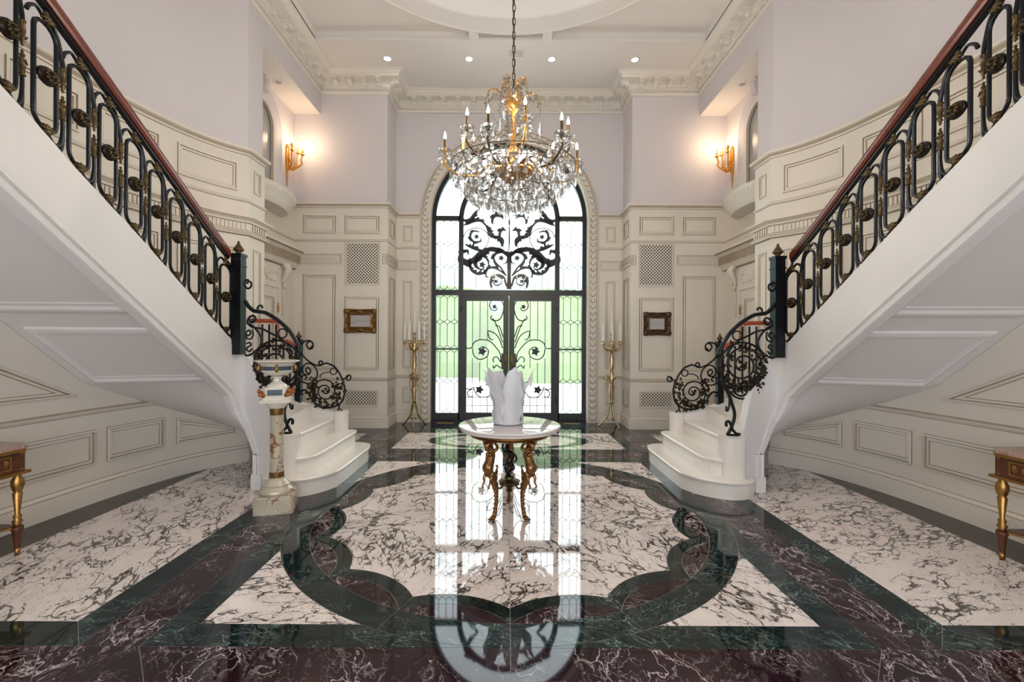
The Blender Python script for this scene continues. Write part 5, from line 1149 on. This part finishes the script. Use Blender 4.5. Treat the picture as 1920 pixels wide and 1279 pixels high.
# ------------------------------------------------------------------ floor candelabra
def candelabrum(x, y, lab, seed):
    t = thing('floor_candelabrum', lab, 'candelabrum', (x, y, 0))
    b = MB()
    for k in range(3):
        a = R(-90 + 120 * k + seed); c, s = cos(a), sin(a)
        tb(b, [(0.0, 0, 0.42), (0.03 * c, 0.03 * s, 0.37), (0.055 * c, 0.055 * s, 0.28), (0.075 * c, 0.075 * s, 0.19), (0.13 * c, 0.13 * s, 0.11), (0.19 * c, 0.19 * s, 0.045), (0.225 * c, 0.225 * s, 0.012), (0.25 * c, 0.25 * s, 0.010)], [0.018, 0.018, 0.016, 0.015, 0.013, 0.012, 0.013, 0.010], 8)
        tb(b, [(0.075 * c, 0.075 * s, 0.17), (0.05 * c, 0.05 * s, 0.12), (0.0, 0, 0.15)], [0.010, 0.012, 0.012], 6); b.ball((0.07 * c, 0.07 * s, 0.2), (0.02, 0.02, 0.026), 8, 5)
    b.build('tripod_base', M['pale_gilt'], t, smooth=True)
    b = MB(); b.lathe([(0.0, 0.38), (0.028, 0.40), (0.020, 0.44), (0.030, 0.50), (0.026, 0.56), (0.036, 0.64), (0.030, 0.74), (0.040, 0.80), (0.05, 0.86), (0.042, 0.92), (0.024, 0.96), (0.026, 1.0), (0.036, 1.06), (0.026, 1.12), (0.030, 1.2), (0.020, 1.28), (0.032, 1.34), (0.045, 1.36), (0.03, 1.39), (0.04, 1.45), (0.022, 1.5), (0.014, 1.54), (0.02, 1.56), (0, 1.58)], seg=16, mod=lambda a, i: 1.15 + 0.18 * sin(5 * a + i)); b.build('shaft', M['pale_gilt'], t, smooth=True)
    b = MB()
    for k in range(3):
        a = R(30 + 120 * k + seed); c, s = cos(a), sin(a); tb(b, [(0.03 * c, 0.03 * s, 0.82), (0.075 * c, 0.075 * s, 0.85), (0.095 * c, 0.095 * s, 0.89), (0.07 * c, 0.07 * s, 0.915), (0.06 * c, 0.06 * s, 0.885)], [0.016, 0.02, 0.018, 0.014, 0.010], 7)
        tb(b, [(0.07 * c, 0.07 * s, 0.86), (0.085 * c, 0.085 * s, 0.78), (0.075 * c, 0.075 * s, 0.70)], [0.012, 0.009, 0.012], 6)
    b.build('ram_head_mount', M['pale_gilt'], t, smooth=True)
    b = MB(); b.lathe([(0.0, 1.54), (0.022, 1.55), (0.030, 1.565), (0.02, 1.58), (0.012, 1.60), (0.02, 1.62), (0.03, 1.64), (0.025, 1.66), (0, 1.665)], seg=12)
    b.build('centre_cup', M['pale_gilt'], t, smooth=True)
    c_ = MB(); c_.lathe([(0.0, 1.66), (0.017, 1.66), (0.015, 2.06), (0.0, 2.06)], seg=10); cd = c_.build('candle', M['candle'], t, auto=True)
    c_ = MB(); c_.lathe([(0.0, 2.06), (0.010, 2.075), (0.011, 2.09), (0.006, 2.115), (0.0, 2.13)], seg=8); c_.build('glass_bulb', M['candle'], cd, smooth=True)
    ar = MB(); tb(ar, [(0.02, 0, 1.38), (0.07, 0, 1.35), (0.13, 0, 1.37), (0.165, 0, 1.42), (0.17, 0, 1.455)], [0.013, 0.011, 0.011, 0.010, 0.012], 7); tb(ar, [(0.07, 0, 1.35), (0.09, 0, 1.40), (0.06, 0, 1.43), (0.045, 0, 1.41)], [0.008, 0.008, 0.007, 0.006], 6)
    ar.lathe([(0.0, 1.45), (0.022, 1.455), (0.034, 1.468), (0.026, 1.475), (0.018, 1.49), (0.022, 1.515), (0.026, 1.525), (0, 1.525)], (0.17, 0, 0), 12)
    am = ar.mesh('arm', M['pale_gilt'], True); cm_ = MB().lathe([(0.0, 1.52), (0.017, 1.52), (0.015, 1.80), (0.0, 1.80)], (0.17, 0, 0), 10).mesh('candle', M['candle']); fm = MB().lathe([(0.0, 1.80), (0.010, 1.815), (0.011, 1.83), (0.006, 1.855), (0.0, 1.87)], (0.17, 0, 0), 8).mesh('bulb', M['candle'], True)
    for k in range(6):
        a = ob('candle_arm', am, t, rotz=R(60 * k + seed)); c2 = ob('candle', cm_, a); ob('glass_bulb', fm, a)
candelabrum(-1.68, 8.10, 'tall gilt floor candelabrum with white candles left of the front door', 8)
candelabrum(1.83, 8.10, 'tall gilt floor candelabrum with white candles right of the front door', 22)
# ------------------------------------------------------------------ framed reliefs on the piers
def picture(x, w, h, z, fm, lab, name='framed_relief'):
    t = thing(name, lab, 'picture', (x, 7.858, z))
    S = lambda u, v, d: (u, -d, v)
    b = MB(); fr = [(0, 0), (0, 0.03), (0.012, 0.045), (0.03, 0.03), (0.05, 0.022), (0.075, 0.035), (0.09, 0.04), (0.10, 0.02), (0.105, 0.006)]
    frame(b, rect(-w / 2, w / 2, -h / 2, h / 2), S, prof=fr, ms=[0] * 8, step=0.02)
    b.v = [(x_ * (1 + 0.02 * abs(sin(9 * z_))), y_, z_ * (1 + 0.03 * abs(sin(8 * x_)))) for x_, y_, z_ in b.v]
    for sx_ in (-1, 1):
        for sy_ in (-1, 1): b.ball((sx_ * (w / 2 - 0.035), -0.035, sy_ * (h / 2 - 0.035)), (0.05, 0.02, 0.05), 8, 5)
        b.ball((0, -0.036, sx_ * (h / 2 - 0.045)), (0.06, 0.016, 0.03), 8, 5); b.ball((sx_ * (w / 2 - 0.045), -0.036, 0), (0.03, 0.016, 0.05), 8, 5)
    b.build('carved_frame', fm, t, auto=True)
    b = MB(); b.box(-w / 2 + 0.10, w / 2 - 0.10, -0.012, -0.002, -h / 2 + 0.10, h / 2 - 0.10); p = b.build('relief_panel', M['relief'], t)
    b = MB()
    random.seed(3)
    for k in range(14): b.ball(((k - 6.5) * (w - 0.26) / 14, -0.013, -0.01 + 0.02 * random.random() + 0.02 * cos((k - 6.5) / 3)), (0.012, 0.007, 0.030 * random.uniform(0.7, 1.2)), 7, 5)
    b.build('relief_figures', M['relief'], p, smooth=True)
p = at(676, 602, 7.86); picture(p[0], 0.54, 0.40, p[2], M['frame_gilt'], 'small relief picture in a gilt carved frame on the left pier')
p = at(1231.5, 607.5, 7.86); picture(p[0], 0.46, 0.39, p[2], M['frame_dark'], 'small relief picture in a dark carved frame on the right pier')
# ------------------------------------------------------------------ alcove sconces
for s in (-1, 1):
    t = thing('wall_sconce', 'gilt scrolled wall sconce with lit candle bulbs in the %s alcove' % ('left' if s < 0 else 'right'), 'sconce', (s * 3.73, 7.6, 4.50))
    t.scale = (s, 1, 1)    # local: -x away from the wall
    b = MB(); b.lathe([(0.0, -0.42), (0.012, -0.40), (0.008, -0.36), (0.018, -0.30), (0.014, -0.24), (0.028, -0.16), (0.03, -0.10), (0.045, -0.02), (0.04, 0.05), (0.05, 0.10), (0.035, 0.18), (0.045, 0.22), (0.02, 0.27), (0, 0.29)], (-0.02, 0, 0), 12, sx=0.7, mod=lambda a, i: 1 + 0.1 * sin(5 * a + i)); b.build('backplate', M['bright_gilt'], t, smooth=True)
    for k, (dx, dy, z0, z1) in enumerate(((-0.26, 0.02, 0.02, 0.12), (-0.17, -0.16, -0.02, 0.12), (-0.12, 0.15, 0.02, 0.20), (-0.10, -0.02, 0.1, 0.26))):
        b = MB(); tb(b, [(-0.03, 0, z0 - 0.10), (dx * 0.5, dy * 0.5, z0 - 0.14), (dx * 0.95, dy * 0.95, z0 - 0.06), (dx * 0.9, dy * 0.9, z0), (dx, dy, z1 - 0.02)], [0.016, 0.014, 0.014, 0.012, 0.012], 7)
        b.lathe([(0.0, z1 - 0.03), (0.02, z1 - 0.02), (0.036, z1), (0.02, z1 + 0.01), (0.018, z1 + 0.03), (0.024, z1 + 0.045), (0, z1 + 0.045)], (dx, dy, 0), 12); tb(b, [(dx * 0.5, dy * 0.5, z0 - 0.14), (dx * 0.6, dy * 0.6, z0 - 0.08), (dx * 0.45, dy * 0.45, z0 - 0.05)], [0.01, 0.012, 0.01], 6)
        a = b.build('candle_arm', M['bright_gilt'], t, smooth=True)
        MB().lathe([(0, z1 + 0.04), (0.011, z1 + 0.04), (0.010, z1 + 0.115), (0, z1 + 0.115)], (dx, dy, 0), 10).build('candle', M['candle_gold'], a)
        MB().lathe([(0, z1 + 0.115), (0.012, z1 + 0.13), (0.013, z1 + 0.142), (0.006, z1 + 0.17), (0, z1 + 0.185)], (dx, dy, 0), 10).build('flame_bulb', M['flame'] if k < 3 else M['candle'], a, smooth=True)
    point_light('sconce_glow', (s * (3.73 - 0.30), 7.55, 4.86), 2.6, (1, 0.72, 0.45))
# ------------------------------------------------------------------ console tables
for s in (-1, 1):
    t = thing('console_table', 'gilt-mounted marquetry console table with rose marble top against the %s curved wall' % ('left' if s < 0 else 'right'), 'table', (0, 0, 0))
    XO, XI, Y0, Y1 = 3.84, 3.37, 2.0, 3.24
    def fin(b, name, m, **k): b.mirror(s); return b.build(name, m, t, **k)
    b = MB(); b.prism([(XO, Y0 - 0.0), (XI + 0.08, Y0), (XI, Y0 + 0.08), (XI, Y1 - 0.08), (XI + 0.08, Y1), (XO, Y1)][::-1], 0.745, 0.77); fin(b, 'marble_top', M['red_marble'])
    b = MB(); b.prism([(XO, Y0 - 0.01), (XI + 0.08, Y0 - 0.01), (XI - 0.01, Y0 + 0.08), (XI - 0.01, Y1 - 0.08), (XI + 0.08, Y1 + 0.01), (XO, Y1 + 0.01)][::-1], 0.725, 0.746); b.box(XI + 0.015, XO, Y0 + 0.02, Y1 - 0.02, 0.565, 0.585); fin(b, 'gilt_moulding', M['gilt'])
    b = MB(); b.box(XI + 0.03, XO, Y0 + 0.05, Y1 - 0.05, 0.585, 0.725); ap = fin(b, 'apron', M['dark_wood'])
    for y0, y1 in ((Y0 + 0.14, 2.58), (2.66, Y1 - 0.14)):
        b = MB(); frame(b, rect(y0, y1, 0.605, 0.705), lambda u, v, d: (XI + 0.03 - d, u, v), prof=[(0, 0), (0.001, 0.006), (0.012, 0.006), (0.013, 0)], ms=[0] * 3, d0=0); n_ = 7
        for k in range(n_): q = y0 + (y1 - y0) * (k + 0.5) / n_; b.ball((XI + 0.03, q, 0.655), (0.006, 0.02, 0.025), 6, 4)
        fin(b, 'gilt_mount', M['gilt'])
    for x, y in ((XI + 0.06, Y1 - 0.07), (XI + 0.06, Y0 + 0.07), (XO - 0.05, Y1 - 0.07), (XO - 0.05, Y0 + 0.07)):
        b = MB(); b.lathe([(0.0, 0.725), (0.036, 0.72), (0.030, 0.70), (0.022, 0.68), (0.030, 0.65), (0.022, 0.62), (0.034, 0.60), (0.026, 0.58), (0.018, 0.555), (0.034, 0.52), (0.037, 0.49), (0.028, 0.455), (0.020, 0.44), (0.027, 0.43), (0.014, 0.29), (0.024, 0.27), (0.018, 0.25), (0.030, 0.235), (0.02, 0.215), (0.024, 0.20), (0.0, 0.2)], (x, y, 0), 16); l = fin(b, 'leg', M['gilt'], smooth=True)
        b = MB(); b.lathe([(0.0, 0.20), (0.030, 0.20), (0.034, 0.18), (0.026, 0.16), (0.014, 0.03), (0.015, 0.0), (0, 0)], (x, y, 0), 12); b.mirror(s); b.build('foot', M['dark_wood'], l, smooth=True); b = MB(); b.lathe([(0.0, 0.05), (0.018, 0.05), (0.014, 0.0), (0, 0)], (x, y, 0), 12); b.mirror(s); b.build('sabot', M['gilt'], l, smooth=True)
    b = MB(); sh = [(XI + 0.05, Y1 - 0.05)] + [(XI + 0.05 + 0.20 * sin(pi * k / 12), Y1 - 0.05 - (Y1 - Y0 - 0.10) * k / 12) for k in range(1, 12)] + [(XI + 0.05, Y0 + 0.05), (XO - 0.03, Y0 + 0.05), (XO - 0.03, Y1 - 0.05)]
    b.prism(sh, 0.185, 0.205); fin(b, 'lower_shelf', M['dark_wood'])
    b = MB(); b.prism(inset(sh, -0.006), 0.19, 0.20); fin(b, 'shelf_moulding', M['gilt'])
# ------------------------------------------------------------------ chandelier
HX, HY = 0.022, 4.1
ch = thing('chandelier', 'large crystal chandelier with lit candle bulbs hanging on a bronze chain', 'chandelier', (HX, HY, 0))
def zpx(y, r=0): return CH + (VY - y) / FP * HY
def wc(seed, pts, r, seg=6): b = MB(); tb(b, pts, r, seg); return b
b = MB(); b.lathe([(0.0, 2.86), (0.02, 2.88), (0.03, 2.92), (0.10, 2.97), (0.17, 3.02), (0.18, 3.04), (0.06, 3.06), (0.03, 3.10), (0.045, 3.16), (0.06, 3.2), (0.03, 3.26), (0.018, 3.4), (0.018, 3.55), (0.035, 3.57), (0.055, 3.60), (0.06, 3.66), (0.05, 3.68), (0.02, 3.69), (0.01, 3.74), (0, 3.75)], seg=20); b.build('central_stem', M['rim_gold'], ch, smooth=True)
lk = MB(); lk.tube([(0.013 * cos(a), 0, 0.026 * sin(a) + (0.012 if sin(a) > 0 else -0.012)) for a in [2 * pi * k / 14 for k in range(14)]], 0.0042, 5, closed=True); lkm = lk.mesh('link', M['bronze'], True)
z = 3.765; k = 0
while z < 7.38: ob('chain_link', lkm, ch, loc=(0, 0, z), rotz=(0.3 + (k % 2) * pi / 2)); z += 0.062; k += 1
b = MB(); b.tube([(0.012, 0.004, 3.75), (-0.01, 0.006, 4.6), (0.012, 0.004, 5.4), (0.0, 0.0, 7.42)], 0.003, 5); b.lathe([(0.0, 7.34), (0.05, 7.36), (0.08, 7.42), (0.08, 7.46), (0, 7.46)], seg=20); b.build('cord_and_canopy', M['bronze'], ch)
dm = MB(); dm.lathe([(0.0, 0.0), (0.008, -0.008), (0.022, -0.032), (0.0245, -0.045), (0.017, -0.058), (0.0, -0.066)], seg=8, sy=0.45); drop = dm.mesh('drop', M['crystal'])
pm = MB(); pm.lathe([(0.0, 0.0), (0.005, -0.006), (0.014, -0.05), (0.016, -0.085), (0.008, -0.105), (0.0, -0.11)], seg=8, sy=0.5); pend = pm.mesh('pendalogue', M['crystal'])
bd = MB(); bob = MB(); bob.lathe([(0.012, -0.012), (0.03, -0.010), (0.052, 0.004), (0.060, 0.020), (0.056, 0.020), (0.045, 0.006), (0.012, -0.004)], seg=16, mod=lambda a, i: 1 + 0.05 * cos(8 * a)); bobm = bob.mesh('bobeche', M['crystal'])
beads = MB()
def bead(p, r=0.008): 
    x, y, z_ = p; beads.add([(x + r, y, z_), (x - r, y, z_), (x, y + r, z_), (x, y - r, z_), (x, y, z_ + r), (x, y, z_ - r)], [(0, 2, 4), (2, 1, 4), (1, 3, 4), (3, 0, 4), (2, 0, 5), (1, 2, 5), (3, 1, 5), (0, 3, 5)])
ndrop = [0]; extra = MB()
def hang(x, y, z_, parent=ch, big=False, s=1.0):
    a = random.uniform(0, pi)
    if ndrop[0] < 296:
        o = ob('crystal_drop', pend if big else drop, parent, loc=(x, y, z_), rotz=a); o.scale = (s, s, s); ndrop[0] += 1
    else:
        src = pm if big else dm; ca, sa = cos(a), sin(a)
        extra.add([(x + s * (p[0] * ca - p[1] * sa), y + s * (p[0] * sa + p[1] * ca), z_ + s * p[2]) for p in src.v], src.f)
def swag(p0, p1, sagz, n, r=0.007):
    for i in range(n + 1):
        t = i / n; bead((p0[0] + (p1[0] - p0[0]) * t, p0[1] + (p1[1] - p0[1]) * t, p0[2] + (p1[2] - p0[2]) * t - sagz * 4 * t * (1 - t)), r)
random.seed(11)
am1 = MB(); ARMS = []
for k in range(12):
    a = R(30 * k + 10); odd = k % 2; rr = 0.60 if odd == 0 else 0.50; zc = 3.16 if odd == 0 else 3.26
    rr += random.uniform(-0.01, 0.01); c_, s_ = cos(a), sin(a); ARMS.append((a, rr, zc))
    b = MB(); tb(b, [(0.05 * c_, 0.05 * s_, 3.05), (0.18 * c_, 0.18 * s_, 3.10 + 0.05 * odd), (0.33 * c_, 0.33 * s_, 2.98 + 0.08 * odd), ((rr - .10) * c_, (rr - .10) * s_, zc - 0.18), (rr * c_, rr * s_, zc - 0.10), (rr * c_, rr * s_, zc - 0.01)], [0.012, 0.011, 0.010, 0.010, 0.010, 0.012], 6)
    tb(b, [(0.33 * c_, 0.33 * s_, 2.98 + 0.08 * odd), (0.38 * c_, 0.38 * s_, 3.06 + 0.08 * odd), (0.30 * c_, 0.30 * s_, 3.10 + .08 * odd)], [0.008, 0.008, 0.006], 5)
    b.lathe([(0, zc - 0.015), (0.012, zc - 0.01), (0.02, zc + 0.02), (0.014, zc + 0.04), (0, zc + 0.04)], (rr * c_, rr * s_, 0), 8)
    arm = b.build('candle_arm', M['bronze'] if k % 3 else M['bright_gilt'], ch, smooth=True)
    ob('bobeche', bobm, arm, loc=(rr * c_, rr * s_, zc))
    MB().lathe([(0, zc + 0.02), (0.0115, zc + 0.02), (0.0115, zc + 0.115), (0, zc + 0.115)], (rr * c_, rr * s_, 0), 10).build('candle_sleeve', M['candle_gold'] if k in (2, 3, 4, 5) else M['bronze'], arm)
    MB().lathe([(0, zc + 0.113), (0.010, zc + 0.122), (0.0125, zc + 0.138), (0.009, zc + 0.155), (0.003, zc + 0.175), (0, zc + 0.185)], (rr * c_, rr * s_, 0), 10).build('flame_bulb', M['flame'], arm, smooth=True)
    for j in range(8):
        q = 2 * pi * j / 8; x, y = rr * c_ + 0.055 * cos(q), rr * s_ + 0.055 * sin(q); bead((x, y, zc + 0.012), 0.007)
        for m_ in range(2): bead((x, y, zc - 0.004 - 0.016 * m_), 0.007)
        hang(x, y, zc - 0.03, s=0.85)
    swag((rr * c_, rr * s_, zc - 0.02), (0.0, 0.0, 3.50), 0.10, 40, 0.0062)
for k in range(12):
    a, r0_, z0_ = ARMS[k]; a2, r2, z2 = ARMS[(k + 1) % 12]
    p0 = (r0_ * cos(a), r0_ * sin(a), z0_ - 0.03); p1 = (r2 * cos(a2), r2 * sin(a2), z2 - 0.03)
    swag(p0, p1, 0.14, 22); swag((p0[0] * .96, p0[1] * .96, p0[2] - 0.05), (p1[0] * .96, p1[1] * .96, p1[2] - 0.05), 0.12, 22)
    for j in range(6):
        t = (j + 0.5) / 6; x, y = p0[0] + (p1[0] - p0[0]) * t, p0[1] + (p1[1] - p0[1]) * t; hang(x * 0.97, y * 0.97, 3.12 - 0.14 * 4 * t * (1 - t) + random.uniform(-0.03, 0.03), s=1.0)
# tiers of drops forming the basket
for ti, (r_, z_, n_, sc_) in enumerate(((0.56, 3.02, 30, 1.1), (0.50, 2.95, 34, 1.2), (0.44, 3.04, 26, 1.0), (0.44, 2.89, 34, 1.2), (0.37, 2.84, 30, 1.25), (0.30, 2.81, 26, 1.25), (0.22, 2.785, 20, 1.25), (0.14, 2.775, 12, 1.25), (0.06, 2.77, 6, 1.3), (0.33, 3.06, 24, 1.0), (0.25, 3.0, 20, 1.0), (0.17, 2.93, 14, 1.1), (0.40, 2.96, 28, 1.1))):
    for j in range(n_):
        a = 2 * pi * j / n_ + ti * 0.3; x, y = r_ * cos(a), r_ * sin(a); dz = random.uniform(-0.015, 0.015)
        bead((x, y, z_ + 0.012 + dz), 0.008); bead((x, y, z_ + 0.03 + dz), 0.006); hang(x, y, z_ + dz, big=(j % 7 == 0), s=sc_)
    if ti < 8:
        b = MB(); b.tube([(r_ * cos(2 * pi * i / 48), r_ * sin(2 * pi * i / 48), z_ + 0.045) for i in range(48)], 0.0035, 4, closed=True); b.build('basket_ring', M['bronze'], ch)
# crown of short branches with beads and long drops
for k in range(8):
    a = 2 * pi * k / 8 + 0.2; c_, s_ = cos(a), sin(a); up = 0.19 if k % 2 else 0.10; rr = 0.12 if k % 2 else 0.20
    b = MB(); tb(b, [(0.04 * c_, 0.04 * s_, 3.64), (rr * 0.7 * c_, rr * 0.7 * s_, 3.64 + up), (rr * c_, rr * s_, 3.66 + up), (rr * 1.25 * c_, rr * 1.25 * s_, 3.62 + up * 0.6)], [0.006, 0.006, 0.005, 0.004], 5); b.build('crown_branch', M['bright_gilt'], ch)
    for j in range(44): q_ = j / 44; bead(((rr * 0.3 + rr * q_) * c_ + random.uniform(-.022, .022), (rr * 0.3 + rr * q_) * s_ + random.uniform(-.022, .022), 3.63 + up * sin(q_ * pi) + random.uniform(-.035, .035)), random.uniform(0.009, 0.014))
    x, y = rr * 1.25 * c_, rr * 1.25 * s_
    for m_ in range(7): bead((x, y, 3.61 + up * 0.6 - 0.02 * m_), 0.008)
    hang(x, y, 3.45 + up * 0.6, big=True, s=1.2); swag((x, y, 3.6), (0.02 * c_, 0.02 * s_, 3.35), 0.03, 16, 0.008)
for _ in range(90):
    a = random.uniform(0, 2 * pi); z_ = random.uniform(3.28, 3.66); r_ = 0.05 + 0.03 * random.random(); bead((r_ * cos(a), r_ * sin(a), z_), random.uniform(0.009, 0.014))
for _ in range(420):
    a = random.uniform(0, 2 * pi); r_ = random.uniform(0.08, 0.5); bead((r_ * cos(a), r_ * sin(a), random.uniform(2.86, 3.16)), random.uniform(0.007, 0.012))
beads.build('crystal_beads', M['crystal'], ch, kind='stuff'); extra.build('crystal_fringe', M['crystal'], ch, kind='stuff')
for k in (0, 2, 4, 6, 8, 10):
    a, rr, zc = ARMS[k]; point_light('candle_glow', (HX + rr * cos(a), HY + rr * sin(a), zc + 0.215), 9.0, (1, 0.86, 0.70), 0.012)
